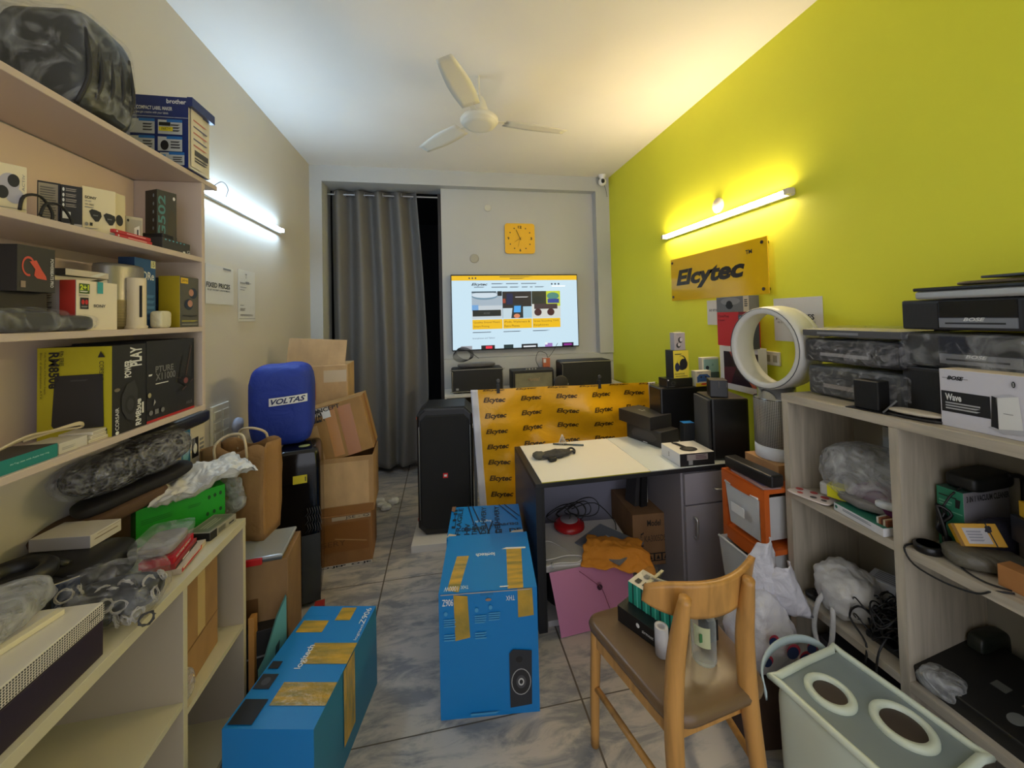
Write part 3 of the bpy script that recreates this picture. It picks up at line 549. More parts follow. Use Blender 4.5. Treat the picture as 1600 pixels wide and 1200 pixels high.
# bag of cables
P=onZ((222,945),cT); bc=Vector((-.885,1.205,cT))
t=thing('cable_bag','bulging clear plastic bag of coiled cables on the front edge of the cabinet','bag',bc,radians(12))
m=MB(); rg=random.Random(5)
MB().sup((0,0,.07),(.24,.155,.14),C(240,240,244,.1,'film',0,0,1.6),e=.75,amp=.022,fr=12,seed=6,n=64,flat=True).build('plastic_bag',t)
def coil(c,r,n,mat,rt=.0022,seed=0,fl=.5,tilt=None):
    rg=random.Random(seed); m=MB(); M_=Matrix.Rotation(rg.uniform(0,pi),3,'Z')@Matrix.Rotation(tilt if tilt is not None else rg.uniform(-.8,.8),3,'X'); pts=[]
    for k in range(n*9):
        a=2*pi*k/9; q=r*rg.uniform(.75,1.08); pts.append(Vector(c)+M_@Vector((q*cos(a),q*sin(a)*rg.uniform(.8,1),rg.uniform(-.5,.5)*r*.4)))
    m.tube(pts,rt,mat,n=5,sub=2); return m
for k in range(27):
    x=-.11+.19*(k%9)/8; y=-.055+.03*(k//9)+rg.uniform(-.015,.015); z=.03+.028*(k//9)+rg.uniform(-.01,.01)
    coil((x+.02,y,z),.017,6,C(176,170,160,.4) if k%4 else C(60,60,62,.4),.0012,k,tilt=1.25).build('coiled_cable',t)
MB().sup((0,.02,.05),(.2,.1,.07),C(34,34,34,.5),e=.6,amp=.01,seed=9).build('bundle',t)
# clear plastic container, red boxes, drive box
def along(p0,p1,dep,h,z=cT): return place(onZ(p0,z),onZ(p1,z),dep,z,z+h)
at=along((284,897),(322,850),.09,.018)
carton('pencil_box','flat red and white box, lowest of the stack at the cabinet front edge','box',at,C(196,180,160),[('r','F',.0,.3,.8,1,C(186,30,40)),('q','F',[(.05,.6),(.4,.75),(.75,.6),(.75,1),(.05,1)],C(214,200,190)),('l','F',.1,.05,.7,.25,1,GRY)])
A=onZ((284,897),cT+.0185);u=at[0]
at1=((u[0]-.014,u[1]-.012,cT+.0185),(at[1][0]*.9,.085,.018),at[2]+.03)
carton('pencil_box','thin red box with dark lower edge, between two others of the stack','box',at1,C(150,44,44),[('r','F',0,0,1,.4,C(40,36,40)),('r','F',.3,.1,.6,.4,TX)])
at2=((u[0]-.02,u[1]-.016,cT+.037),(at[1][0]*.88,.085,.02),at[2]+.05)
carton('pencil_box','bright red box with white lettering under the clear container','box',at2,C(190,24,40),[('t','F',.12,.25,.85,.8,'NATARAJ HANDY',TX,{'b':.03})])
t=thing('plastic_container','clear plastic food container with lid on the bright red box','container',(u[0]-.032,u[1]-.016,cT+.0575),at[2]+.05)
MB().sup((0,0,.022),(.16,.115,.042),C(235,238,240,.12,'film',0,0,.5),e=.3,taper=-.12).build('tub',t); MB().sup((0,0,.0455),(.175,.125,.008),FILM,e=.3).build('lid',t)
MB().sup((0,0,.016),(.14,.095,.026),C(150,140,136,.6),e=.4,amp=.004).build('contents',t)
at=along((328,846),(369,814),.085,.03)
carton('hard_drive_box','grey green flat box with a black end at the right cabinet corner','box',at,C(150,146,130),[('r','F',0,0,.25,1,BLK),('l','F',.3,.2,.6,.8,4,DK),('r','F',.7,.3,.9,.5,DK),('r','T',.05,.1,.95,.9,C(110,116,96)),('l','T',.2,.3,.8,.7,3,C(160,164,140))],fm={'L':BLK})
# console on dark box, bagged
t=thing('game_console','white game console with dotted front standing on a purple black box','game console',(-.945,.95,.8955))
X1=.125; m=MB().box((-.11,-.15,0),(X1,.144,.041),C(214,208,192,.4)); m.build('body',t,bevel=.002)
m=MB().box((X1+.0004,-.15,.003),(X1+.0014,.144,.038),C(216,210,196,.4,'grilleX',0,0,190)); m.build('vent_grille',t)
MB().box((X1+.0016,.105,.02),(X1+.0022,.13,.0225),BLK).build('disc_slot',t)
carton('console_dock','purple black box carrying the white game console','box',((-.935,.95,cT),(.235,.28,.08),0),C(44,32,44,.5))
o=carton('power_brick','upright black slab left of the game console at the picture edge','box',((-.9,.80,.9375),(.03,.16,.10),radians(10)),BLK,bevel=.006)
o=MB().sup((0,0,.035),(.17,.24,.07),SHEET,e=.6,amp=.016,fr=12,seed=14,n=44,flat=True).build('bubble_wrap_bag',None,(-1.0,1.01,.9372),.2); tag(o,'crumpled translucent bubble wrap bag lying on the game console','bag')
carton('white_slab','thin white slab lying on the console under the bubble wrap','slab',((-.905,.97,.9373),(.02,.2,.012),radians(-12)),C(222,212,176))
at=((-.975,1.19,cT),(.05,.008,.13),radians(38))
carton('phone','blue glass phone standing upright behind the game console','phone',at,C(24,38,60,.12),[('q','F',[(.1,.2),(.3,.2),(.6,.6),(.5,.62)],C(120,140,160))],fm={'T':C(190,180,150)},bevel=.003)
# black round headphones and white ring
t=thing('headphones','bulky black headphones lying at the left end of the low cabinet','headphones',(-1.09,1.19,.855),.3)
MB().sup((0,0,.04),(.19,.15,.08),C(26,24,22,.4),e=.8,seed=2).build('lower_ear_cup',t)
MB().lathe([(.04,.0),(.065,.004),(.078,.02),(.078,.04),(.062,.056),(.046,.05),(.04,.03),(.04,0)],C(30,28,26,.45),(0,0,.08),32).build('ear_cushion',t)
MB().lathe([(0,.0),(.041,0),(.041,.028),(0,.03)],C(44,42,40,.6),(0,0,.08),24).build('ear_pad',t)
MB().tube([(-.08,-.02,.03),(-.1,.03,.09),(-.03,.1,.11),(.06,.1,.07)],.012,C(26,24,22,.4)).build('headband',t)
o=MB().lathe([(.045,.0),(.05,0),(.052,.02),(.047,.022),(.045,.02),(.045,0)],C(206,200,186,.4)).cyl((0,0,.001),.0449,.012,C(130,126,120)).build('rimmed_dish',None,(-1.165,1.16,1.04)); tag(o,'round white rimmed dish at the far left above the black headphones','dish')
o=MB().cyl((0,0,0),.05,.2235,C(60,56,52),28).build('tin',None,(-1.165,1.16,cT)); tag(o,'dark round tin under the white rimmed dish at the far left','tin')
# cardboard box inside cabinet
o=carton('cardboard_box','worn brown cardboard box with pale tape inside the low cabinet','box',((-.955,1.50,.4105),(.22,.235,.335),radians(4)),CARD,[('r','R',.42,.38,.62,1.0,C(196,168,110,.3)),('r','T',.0,.42,1,.62,C(190,160,110,.3)),('r','R',0,.36,1,.37,C(110,74,40)),('q','R',[(.0,.1),(.06,.12),(.08,.55),(.02,.6)],C(100,70,44))],bevel=.003)
o=MB().sup((0,0,.05),(.05,.06,.1),SHEET,e=.7,amp=.01,seed=5).build('crumpled_film',None,(-.83,1.395-.0,.4105)); tag(o,'crumpled clear film beside the cardboard box inside the low cabinet','film')
# --- floor things between cabinet and curtain
o=carton('brown_carton','tall brown carton with a taped side beside the low cabinet','box',((-.83,1.90,0),(.28,.22,.585),radians(6)),C(136,104,66,.8,'card'),[('r','F',0,0,.6,.75,C(96,66,36,.3)),('l','F',.1,.1,.5,.7,1,C(110,80,50))],bevel=.003)
t=thing('organizer_case','grey translucent organizer case with a red latch on the brown carton','case',(-.865,1.89,.586),radians(6))
MB().box((-.155,-.11,0),(.155,.11,.012),C(70,76,78,.3)).build('base',t,bevel=.004); MB().box((-.16,-.115,.0125),(.16,.115,.026),C(150,154,158,.15)).build('lid',t,bevel=.006)
MB().box((.02,-.128,.001),(.085,-.116,.028),C(176,24,28,.35)).build('latch',t,bevel=.003)
# kraft paper bag
t=thing('paper_bag','brown kraft paper carrier bag with open top behind the green box','paper bag',(-.945,2.0,.6125),radians(-8))
KR=C(150,112,66,.8,'crumple',0,0,.6); wq,dq,hq=.27,.13,.42
def bagw(sgn,ax):
    def f(u,v):
        z=hq*v; bl=.012*sin(pi*v)+.01*noise.noise(Vector((u*5+ax*9,v*5,sgn)));
        top=1+.06*v
        if ax==0: return ((u-.5)*wq*top, sgn*(dq/2+bl), z*(1-.05*abs(u-.5)*v)+(.02*sin(u*9)*(v>.99)))
        return (sgn*(wq/2*top), (u-.5)*dq+ .0, z)
    return f
m=MB()
m.grid(bagw(-1,0),16,14,KR).grid(bagw(1,0),16,14,KR)
for sgn in(-1,1):
    m.grid(lambda u,v,sgn=sgn:(sgn*(wq/2)*(1+.06*v)-sgn*.03*(1-abs(2*u-1))*v*(1.0),(u-.5)*(dq+.024*sin(pi*v)),hq*v),6,10,KR)
m.box((-wq/2,-dq/2,.0005),(wq/2,dq/2,.002),KR)
m.build('bag_body',t,solid=.001)
for sy in(-1,1):
    MB().tube([(-.07,sy*.075,hq-.05),(-.068,sy*.078,hq+.02),(-.03,sy*.05,hq+.055),(.03,sy*.05,hq+.055),(.066,sy*.078,hq+.02),(.07,sy*.075,hq-.05)],.006,C(196,176,140),n=6).build('handle',t)
MB().text('blend & use',(-.08,-.088,.34),(.13,0,.01),(0,0,.022),C(60,48,36),.02).build('lettering',t)
o=MB().sup((0,0,0),(.2,.05,.17),SHEET,e=.7,amp=.02,fr=11,seed=17,n=40).build('plastic_bag',None,(-.985,1.90,.845),radians(-8)); tag(o,'crumpled clear plastic bag before the brown paper bag','bag')
# teal leaflet box and black box under
o=carton('black_carton','black box with small white lettering standing on the floor behind the low cabinet','box',((-.77,1.80-.03,0),(.11,.06,.34),radians(12)),C(20,20,22),[('l','F',.1,.68,.9,.72,1,C(120,120,120))])
m=MB(); TQ=C(90,150,146,.5); m.prism([(0,0,0),(.10,0,0),(.10,0,.46),(.065,0,.39),(.02,0,.25),(0,0,.22)],(0,.012,0),TQ)
m.poly([(.045,-.001,.1),(.06,-.001,.08),(.075,-.001,.3),(.06,-.001,.28)],C(40,60,60)); 
for k in range(4): m.box((.02,-.0015,.05+.04*k),(.04,-.0005,.06+.04*k),C(60,90,90))
o=m.build('turquoise_board',None,(-.745,1.69,0),radians(38)); tag(o,'cut turquoise board with dark print leaning by the black tower','board')
o=carton('wood_panel','plain pale brown board standing just right of the low cabinet','board',((-.785,1.755-.02,0),(.022,.03,.41),0),C(170,120,60))
# black tower cooler
t=thing('tower_cooler','glossy black tower cooler with rounded top beside the cardboard stack','tower cooler',(-.845,2.43,0),radians(12))
GB=C(12,12,14,.12)
m=MB().sup((0,.02,.44),(.235,.27,.88),GB,e=.22,n=44); m.build('body',t)
m=MB().box((.02,-.118,.03),(.112,-.112,.40),C(60,62,64,.4)); m.build('front_panel',t)
m=MB()
for k in range(6):
    for j in range(3): m.tube([(.05+.016*k-.01,-.125,.42+.045*j),(.066+.012*k-.01,-.126,.44+.045*j),(.05+.012*k,-.125,.465+.045*j)],.0015,C(70,70,72),n=5,sub=1)
m.build('vent_grille',t)
MB().box((-.02,-.1175,.695),(.05,-.1155,.74),C(206,190,30)).box((.04,-.1185,.705),(.045,-.1176,.73),BLK).build('yellow_label',t)
MB().lathe([(0,0),(.03,.0),(.028,.003),(0,.004)],C(150,160,110),(.03,-.045,.881),20,sy=.7).build('oval_badge',t)
MB().sup((.085,-.10,.745),(.018,.012,.012),C(180,60,40)).build('button',t)
# voltas cover
t=thing('fabric_cover','round blue fabric cover with a white name label sitting on the black tower','cover',(-.955,2.50,.8815),radians(10))
BL=C(24,52,150,.65,'crumple',0,0,.7)
MB().sup((0,0,.235),(.325,.25,.47),BL,e=.4,amp=.006,fr=9,seed=2,n=56).build('cover_body',t)
def wrap(u,v): 
    x=-.045+.19*u; y=-.1355-.009; return (x,y-.002+.6*max(0,x-.03)**2*3,.245+.035*u*.3+.045*v)
MB().grid(wrap,10,1,C(226,226,222)).build('label',t)
tv_,tf_=text_mesh('VOLTAS',.03,.3); m=MB(); m.add([Vector(wrap(.05+.9*a,.16+.68*b))+Vector((0,-.0012,0)) for a,b in tv_],tf_,C(26,34,90)); m.build('lettering',t)
# cardboard stack
at=place((-.815,2.647),(-.492,2.67),.30,0,.335)
PK=C(70,46,26,.7)
carton('cardboard_box','taped cardboard box on the floor, lowest of the stack by the curtain','box',at,C(142,98,52,.7,'card'),[('r','F',0,0,1,.06,C(200,192,180,.3)),('t','F',.06,.005,.5,.05,'D-JEP',BLK,{'b':.04}),('t','F',.6,.005,.98,.05,'O-JE',BLK,{'b':.04}),('r','F',.25,.9,.98,.97,C(180,160,130,.3)),('t','F',.5,.905,.95,.965,'JSE - Q',BLK),('r','F',.05,.3,.95,.85,C(136,88,40,.3)),('t','F',.02,.42,.5,.52,'GERY',C(104,66,30)),('q','F',[(.3,.55),(.9,.44),(.9,.46),(.3,.57)],C(170,130,80))],bevel=.004)
at=place((-.80,2.66),(-.478,2.68),.30,.336,.70)
t=thing('open_cardboard_box','open topped cardboard box, second from the floor in the stack','box',at[0],at[2]); w_,dd,hh=at[1]
m=MB(); th=.006
C4=C(178,140,92,.8,'card'); C5=C(120,82,46,.8,'card')
m.box((-w_/2,-dd/2,0),(w_/2,-dd/2+th,hh),C4); m.box((-w_/2,dd/2-th,0),(w_/2,dd/2,hh),C5); m.box((-w_/2,-dd/2+th,0),(-w_/2+th,dd/2-th,hh),C5); m.box((w_/2-th,-dd/2+th,0),(w_/2,dd/2-th,hh),C4); m.box((-w_/2+th,-dd/2+th,0),(w_/2-th,dd/2-th,th),C4)
m.box((-w_/2+.01,-dd/2-.0012,.055),(w_/2-.03,-dd/2-.0004,hh-.03),C(200,164,116,.8,'card')); m.box((-w_/2,-dd/2-.0012,0),(w_/2,-dd/2-.0004,.05),C(150,104,56,.3)); m.build('box_body',t)
o=carton('cardboard_box','battered taped cardboard box tilting on top of the open box','box',((-.665,2.82,.80),(.36,.30,.36),radians(6)),C(160,120,66,.7,'card'),
 [('r','F',.32,.05,.5,.95,C(186,130,70,.25)),('r','F',.55,.0,.78,.92,C(170,110,60,.25)),('q','F',[(.0,.86),(.42,.84),(.42,.98),(0,1)],C(196,186,170)),('t','F',.02,.74,.3,.95,'HYBZEN',BLK,{'b':.03}),('r','F',.28,.78,.42,.92,C(226,226,222)),('t','F',.03,.9,.6,.98,'CONCEPT',BLK,{'b':.02}),('r','R',.3,0,.6,1,C(180,124,60,.25)),('r','F',0,0,.16,.7,CARD2)],bevel=.008)
o.rotation_euler=(radians(-4),radians(-13),radians(6)); o.location=(-.665,2.84,.69)
o=carton('cardboard_box','pale cardboard box behind, against the wall, its flap standing up','box',((-.945,3.17,0),(.44,.28,1.27),radians(3)),CARD2,[('r','F',.62,.9,.98,.97,C(200,180,150,.25)),('r','F',.3,.8,.5,.9,C(176,110,70,.3))],bevel=.004)
m=MB().box((-.2,0,0),(.2,.006,.20),CARD2); q=m.build('flap',o,(0.0,-.135,1.27),rot=(radians(-8),radians(4),0))
# floor bits
o=carton('red_packet','small red packet on the floor beside the black tower','packet',((-.70,2.28,0),(.05,.05,.05),.2),C(150,34,30))
rg=random.Random(3); m=MB()
for k,(x,y) in enumerate(((-.55,3.42),(-.5,3.36),(-.46,3.46),(-.58,3.5))):
    o=MB().sup((0,0,.022),(.09,.06,.044),C(200,200,196,.6,'crumple'),e=.8,amp=.012,fr=20,seed=k).build('paper_scrap',None,(x,y,0.001)); tag(o,'crumpled white paper scrap on the floor at the foot of the curtain','paper scrap','white scraps on the floor by the curtain')
# low blue box
def bluebox_tape(m,pts): m.poly(pts,TAPE)
BB=C(10,120,190,.4); BBD=C(8,92,150,.4)
o=carton('blue_carton','bright blue taped carton lying low beside the low cabinet','box',place((-.705,1.36),(-.42,1.30),.50,0,.335),BB,
 [('r','T',.0,.88,.35,.90,C(10,120,190)),('r','T',.05,.72,.42,.84,TAPE),('r','T',.5,.84,.72,.98,TAPE),('r','T',.42,.44,1.0,.62,TAPE),('r','T',.35,.14,1,.30,TAPE),('t','T',.36,.40,.47,.60,'logitech',TX,{'rot':90,'b':.01}),
  ('r','T',.02,.25,.22,.36,C(40,44,52)),('c','T',.12,.305,.05,.03,C(70,74,84)),('r','T',.03,.4,.16,.46,C(30,34,40)),('t','T',.88,.80,.96,.97,'Z906',TX,{'rot':90}),('r','T',.03,.02,.3,.18,C(30,34,40)),('r','R',.38,.2,.56,1,TAPE),('t','T',.93,.64,.98,.80,'logitech',TX,{'rot':90})],fm={'R':C(30,110,140,.4)},bevel=.005)
# ================================================= back wall group
YTV=4.03
t=thing('television','large flat television showing a shop website on the back wall','television',(.789,YTV,1.655))
MB().box((-.702,0,-.405),(.702,.045,.405),BLK).build('body',t,bevel=.003); MB().box((-.2,.0455,-.15),(.2,.068,.15),DK).build('wall_mount',t)
def E_(r,g,b,s=1.0): return C(r,g,b,.5,None,0,SCREEN*s)
m=MB(); W_,H_=1.388,.785; m.box((-W_/2,-.0015,-H_/2),(W_/2,-.0002,H_/2),E_(196,222,236))
fr=((-W_/2,-.0016,-H_/2),(W_,0,0),(0,0,H_),(0,-1,0)); ED=E_(40,50,70); EY=E_(232,184,20); EK=E_(24,24,30)
dd=[('r','F',0,.935,1,1,EY)]+[('c','F',.135+.024*i,.967,.006,.012,ED) for i in range(3)]+[('l','F',.37,.975,.65,.992,1,E_(120,100,40)),('l','F',.45,.95,.58,.97,1,E_(120,100,40)),
 ('t','F',.15,.855,.275,.90,'Elcytec',EK,{'b':.03,'s':.3}),('l','F',.17,.835,.255,.85,1,ED)]
for i,(u,w_) in enumerate(((.305,.1),(.42,.1),(.54,.13))): dd.append(('l','F',u,.88,u+w_,.897,1,ED))
for i,(u,w_) in enumerate(((.305,.13),(.45,.08),(.545,.055),(.61,.025),(.65,.08))): dd.append(('l','F',u,.832,u+w_,.849,1,ED))
dd+=[('c','F',.79+.028*i,.88,.007,.012,ED) for i in range(3)]+[('r','F',.79,.845,.9,.855,E_(250,252,255,1.6))]
x_=[.15,.388,.622,.855]
dd+=[('r','F',x_[0],.59,x_[1]-.002,.78,E_(160,176,188)),('r','F',x_[0],.41,x_[1]-.002,.59,E_(190,200,206)),('r','F',x_[0],.52,x_[0]+.05,.6,E_(110,160,210)),('c','F',.25,.72,.1,.05,E_(110,140,158)),('c','F',.25,.735,.1,.04,E_(200,214,224)),('r','F',x_[0],.765,.34,.785,E_(60,80,90)),('r','F',.155,.445,.375,.53,E_(24,30,28)),('t','F',.24,.475,.29,.5,'BOSE',E_(90,96,96),{'s':.3}),('r','F',.35,.72,.385,.785,E_(20,30,34)),
 ('r','F',x_[1],.41,x_[2]-.002,.78,E_(34,30,30)),('r','F',.39,.41,.47,.55,E_(190,208,216)),('r','F',.42,.6,.47,.75,E_(20,30,70)),('r','F',.39,.62,.412,.68,E_(150,60,40)),('r','F',.55,.41,.62,.57,E_(160,196,214)),('l','F',.49,.69,.6,.71,1,E_(200,200,200)),('q','F',[(.455,.41),(.54,.41),(.545,.6),(.47,.6)],E_(30,44,50)),('q','F',[(.475,.49),(.53,.49),(.533,.58),(.48,.58)],E_(70,160,230)),('c','F',.5,.44,.025,.03,E_(210,130,90)),
 ('r','F',x_[2],.41,x_[3],.78,E_(204,206,200)),('r','F',x_[2],.6,.74,.78,E_(40,44,30)),('r','F',.74,.60,x_[3],.78,E_(190,205,40)),('c','F',.795,.71,.05,.05,E_(70,130,120)),('r','F',.75,.61,.845,.67,E_(40,60,140)),('c','F',.675,.66,.045,.05,E_(30,40,34)),('r','F',.64,.53,.83,.6,E_(60,46,50)),('c','F',.67,.485,.03,.05,E_(60,20,30)),('c','F',.775,.485,.03,.05,E_(60,20,30)),('r','F',.83,.57,x_[3],.6,E_(190,205,40))]
for i,(a,b) in enumerate((('Quality Sound Meets','Smart Pricing'),('iPods, Walkmans &','Retro Phones'),('Great Sounding TWS','Earphones'))):
    u=x_[i]; dd+=[('r','F',u+.002,.27,x_[i+1]-.004,.40,EY),('t','F',u+.012,.345,u+.215,.375,a,E_(90,70,20)),('t','F',u+.012,.29,u+.13+.0*i,.322,b,E_(90,70,20)),('l','F',u+.002,.22,u+.15,.236,1,ED)]
dd+=[('t','F',.15,.135,.32,.158,'Smartphones and Tablets',ED)]
for u,w_,c in ((.06,.085,(150,150,156)),(.215,.105,(30,20,24)),(.39,.075,(30,50,54)),(.53,.13,(30,34,40)),(.72,.06,(150,110,180)),(.86,.095,(40,20,50))): dd.append(('r','F',u,0,u+w_,.05,E_(*c)))
dd+=[('r','F',.25,.005,.30,.04,E_(230,50,70)),('r','F',.545,.005,.645,.025,E_(220,225,230)),('r','F',.875,.01,.94,.035,E_(140,40,140)),('r','F',.72,.03,.74,.06,E_(230,236,240))]
for i,d in enumerate(dd): decal(m,fr,d,i)
m.build('screen',t)
# clock
t=thing('wall_clock','square yellow wall clock with rounded corners above the television','clock',(.856,4.098,2.465))
CY_=C(240,184,24,.4); q=.168; m=MB(); pts=[]
for cx_,cz_,a0 in((q-.03,q-.03,0),(-q+.03,q-.03,90),(-q+.03,-q+.03,180),(q-.03,-q+.03,270)):
    for k in range(7): a=radians(a0+15*k); pts.append((cx_+.03*cos(a),-.022,cz_+.03*sin(a)))
m.prism(pts,(0,.022,0),CY_)
m.text('12',(-.021,-.0228,.112),(.042,0,0),(0,0,.030),BLK,.04).text('3',(.118,-.0228,-.015),(.020,0,0),(0,0,.030),BLK,.04).text('6',(-.010,-.0228,-.145),(.020,0,0),(0,0,.030),BLK,.04).text('9',(-.140,-.0228,-.015),(.020,0,0),(0,0,.030),BLK,.04)
for k in range(12):
    if k%3: a=radians(30*k); m.cyl((.128*sin(a),-.0235,.128*cos(a)),.007,.001,BLK,10,'y')
m.build('face',t)
for nm,ang,L,wd in(('hour_hand',237,.075,.013),('minute_hand',336,.105,.011),('second_hand',195,.095,.003)):
    a=radians(ang); MB().bar((-.02*sin(a),-.026-.001*(nm[0]=='m'),-.02*cos(a)),(L*sin(a),-.026-.001*(nm[0]=='m'),L*cos(a)),wd,.001,C(60,42,24)).build(nm,t)
# white cabinet under TV and speakers
t=thing('white_cabinet','white open fronted cabinet under the television behind the yellow banner','cabinet',(.95,3.82,0))
WC=C(214,210,204,.5)
MB().box((-.95,-.19,.845),(.92,.19,.865),WC).build('top_board',t)
for x in(-.95,-.35,.3,.9): MB().box((x,-.19,0),(x+.02,.19,.844),WC).build('side_panel',t)
MB().box((-.93,-.18,.55),(.9,.19,.57),WC).build('shelf_board',t); MB().box((-.93,.175,0),(.9,.189,.844),C(120,110,90)).build('back_panel',t)
o=MB().sup((0,0,.07),(.34,.2,.14),C(120,110,96,.7,'crumple'),e=.6,amp=.03,seed=8,flat=True).build('crumpled_bundle',None,(.24,3.8,.571)); tag(o,'crumpled grey brown bundle inside the white cabinet left opening','bundle')
z6=.8655
GRL=C(34,34,34,.6,'grilleY',0,0,150); EDG=C(150,146,136,.35,None,.6)
def retro(name,label,x0,x1,y,z1,d=.2,rz=0):
    t=thing(name,label,'speaker',((x0+x1)/2,y+d/2,z6),rz); w_=x1-x0; h=z1-z6
    MB().box((-w_/2,-d/2,.008),(w_/2,d/2,h),C(26,26,26)).build('body',t,bevel=.02,seg=3)
    MB().tube([(-w_/2+.02,-d/2,.02),(w_/2-.02,-d/2,.02),(w_/2-.008,-d/2,.035),(w_/2-.008,-d/2,h-.03),(w_/2-.02,-d/2,h-.012),(-w_/2+.02,-d/2,h-.012),(-w_/2+.008,-d/2,h-.03),(-w_/2+.008,-d/2,.035)],.004,EDG,closed=True,sub=2).build('metal_frame',t)
    MB().box((-w_/2+.016,-d/2-.003,.022),(w_/2-.016,-d/2+.001,h-.016),GRL).box((-w_/2+.04,-d/2-.004,.035),(-w_/2+.065,-d/2-.0031,.055),C(150,150,150)).build('grille',t)
    for s in(-1,1): MB().box((s*w_/2*.7-.02,-d/3,0),(s*w_/2*.7+.02,d/3,.008),BLK).build('foot',t)
retro('retro_speaker','black grille speaker under the left end of the television with a grey pouch on it',.07,.575,3.7,1.105)
retro('retro_speaker','largest black grille speaker with a pale frame below the right end of the television',1.165,1.70,3.66,1.135,.22)
t=thing('amplifier_speaker','black amplifier style speaker with beige front cloth between the two grille speakers','speaker',(.88,3.8,z6))
MB().box((-.215,-.09,0),(.215,.09,.195),C(28,28,28)).build('body',t,bevel=.008)
MB().box((-.185,-.094,.012),(.195,-.0905,.165),C(128,124,98,.8,'fabric')).build('front_cloth',t)
MB().text('Marshall',(-.06,-.0955,.085),(.13,0,0),(0,0,.035),C(160,140,110),.02,.3).build('lettering',t)
for k in range(4): MB().cyl((-.06+.032*k,-.05,.1952),.007,.01,C(200,196,180,.3),12).build('knob',t)
t_=MB().sup((0,0,.022),(.38,.12,.044),C(84,82,84,.7,'fabric'),e=.6,amp=.004,seed=3).build('pouch',None,(.32,3.79,1.1085),.06); tag(t_,'long grey fabric pouch lying on the left grille speaker','pouch')
m=MB(); 
for k in range(5): m.tube([(.088*cos(a)+.008*k-.02,.005*k,.0+.062*sin(a)+.005*k-.004*k*cos(a)) for j,a in enumerate([i*2*pi/12 for i in range(12)])],.0026,CABLE,n=6,sub=3,closed=True)
m.tube([(.05,.0,.05),(.11,-.01,.0),(.15,-.02,-.03)],.003,CABLE)
tag(m.build('cable_coil',None,(.20,3.88,1.215)),'coil of black cable hanging below the left end of the television','cable')
P=onY((826,568),3.95)
t=thing('power_adapter','red and white plug adapter with black wires below the television','adapter',(1.075,3.945,1.10))
MB().box((-.03,-.02,-.05),(.045,.02,.05),C(200,110,70),{'T':WHT}).box((-.028,-.0215,0),(.0,-.0202,.04),WHT).build('body',t,bevel=.004)
MB().tube([(.02,-.01,.05),(.0,-.02,.1),(-.08,-.02,.12),(-.11,-.02,.03),(-.07,-.02,-.06)],.003,CABLE).tube([(.03,0,.05),(.08,.01,.1),(.15,.03,.2)],.0025,CABLE).build('wire',t)
o=MB().box((-.045,-.03,0),(.05,.03,.178),C(64,66,70)).build('grey_block',None,(1.09,3.93,z6)); tag(o,'dark grey upright block under the red and white adapter','block')
P=onY((880,600),3.5)
o=MB().lathe([(0,0),(.07,0),(.072,.01),(.06,.012),(.0,.012)],C(60,58,54,.5),ax='y',n=28).build('round_dish',None,(1.13,3.60,z6+.075)); tag(o,'dark round disc leaning on the cabinet before the right grille speaker','disc')
# tower party speaker on a foam slab
o=carton('foam_slab','white foam slab on the floor under the tall party speaker','slab',((-.005,2.86,0),(.46,.34,.05),radians(-4)),C(214,210,202,.7))
t=thing('party_speaker','tall black party speaker with a small red logo on its grille','speaker',(.005,2.93,.0505),radians(-4))
w_,hh=.40,.905; ch=.055
def outline(w_,h0,h1,ch): return [(-w_/2+ch,h0),(w_/2-ch,h0),(w_/2,h0+ch),(w_/2,h1-ch),(w_/2-ch,h1),(-w_/2+ch,h1),(-w_/2,h1-ch),(-w_/2,h0+ch)]
m=MB(); m.prism([(x,-.13,z) for x,z in outline(w_,0,hh,ch)],(0,.30,0),C(20,20,22,.4)); m.build('body',t,bevel=.018,seg=3)
m=MB(); m.prism([(x,-.142,z) for x,z in outline(w_-.05,.04,hh-.055,.04)],(0,.012,0),C(16,16,17,.75,'grilleY',0,0,160)); m.build('grille',t,bevel=.006)
m=MB().box((-.017,-.1452,.405),(.017,-.143,.438),C(214,40,40)).box((-.010,-.1458,.414),(.010,-.1453,.429),WHT); m.build('logo',t)
for s in(-1,1):
    MB().sup((s*.195,-.06,hh-.085),(.03,.05,.03),C(214,80,50),e=.7).build('upper_corner_cap',t); MB().sup((s*.195,-.06,.085),(.03,.05,.03),C(180,40,40),e=.7).build('lower_corner_cap',t)
    MB().tube([(s*(w_/2-.018),-.146,.12),(s*(w_/2-.018),-.146,hh-.13)],.003,C(110,112,112,.3),sub=1).build('light_strip',t)
# banner
t=thing('banner','yellow banner printed with rows of a black word, hung with black clips behind the desk','banner',(0,2.75,0))
BY=C(232,172,22,.28,'crumple',0,0,.35); YBN=2.75
def bpos(u,v):     # u across 0..1, v up 0..1
    x=.185+1.455*u; z=.03+(1.058-.03+.0*u)*v
    if v<1: x+=.06*(1-v)
    dip=.02*sin(pi*min(1,max(0,(u-.06)/.76)))
    w=.03*noise.noise(Vector((u*4,v*5,1)))+.045*math.exp(-((u-.45)**2*30+(v-.72)**2*60))-.035*math.exp(-((u-.6)**2*60+(v-.78)**2*90))-.03*math.exp(-((u-.16)**2*200+(v-.3)**2*60))+.012*noise.noise(Vector((u*9,v*9,5)))
    return Vector((x,w,z+ .02*(1-u)*v ))
mb_=MB(); mb_.grid(lambda u,v:bpos(.035+.92*u,v),90,60,BY)
WBN=C(214,214,222,.4)
MB().grid(lambda u,v:bpos(.035*u,v),4,60,WBN).build('white_border',t,solid=.0015); MB().grid(lambda u,v:bpos(.955+.045*u,v),4,60,WBN).build('white_border',t,solid=.0015)
m=mb_; tv,tf=text_mesh('Elcytec',.03,.3); INK=C(52,34,8,.5)
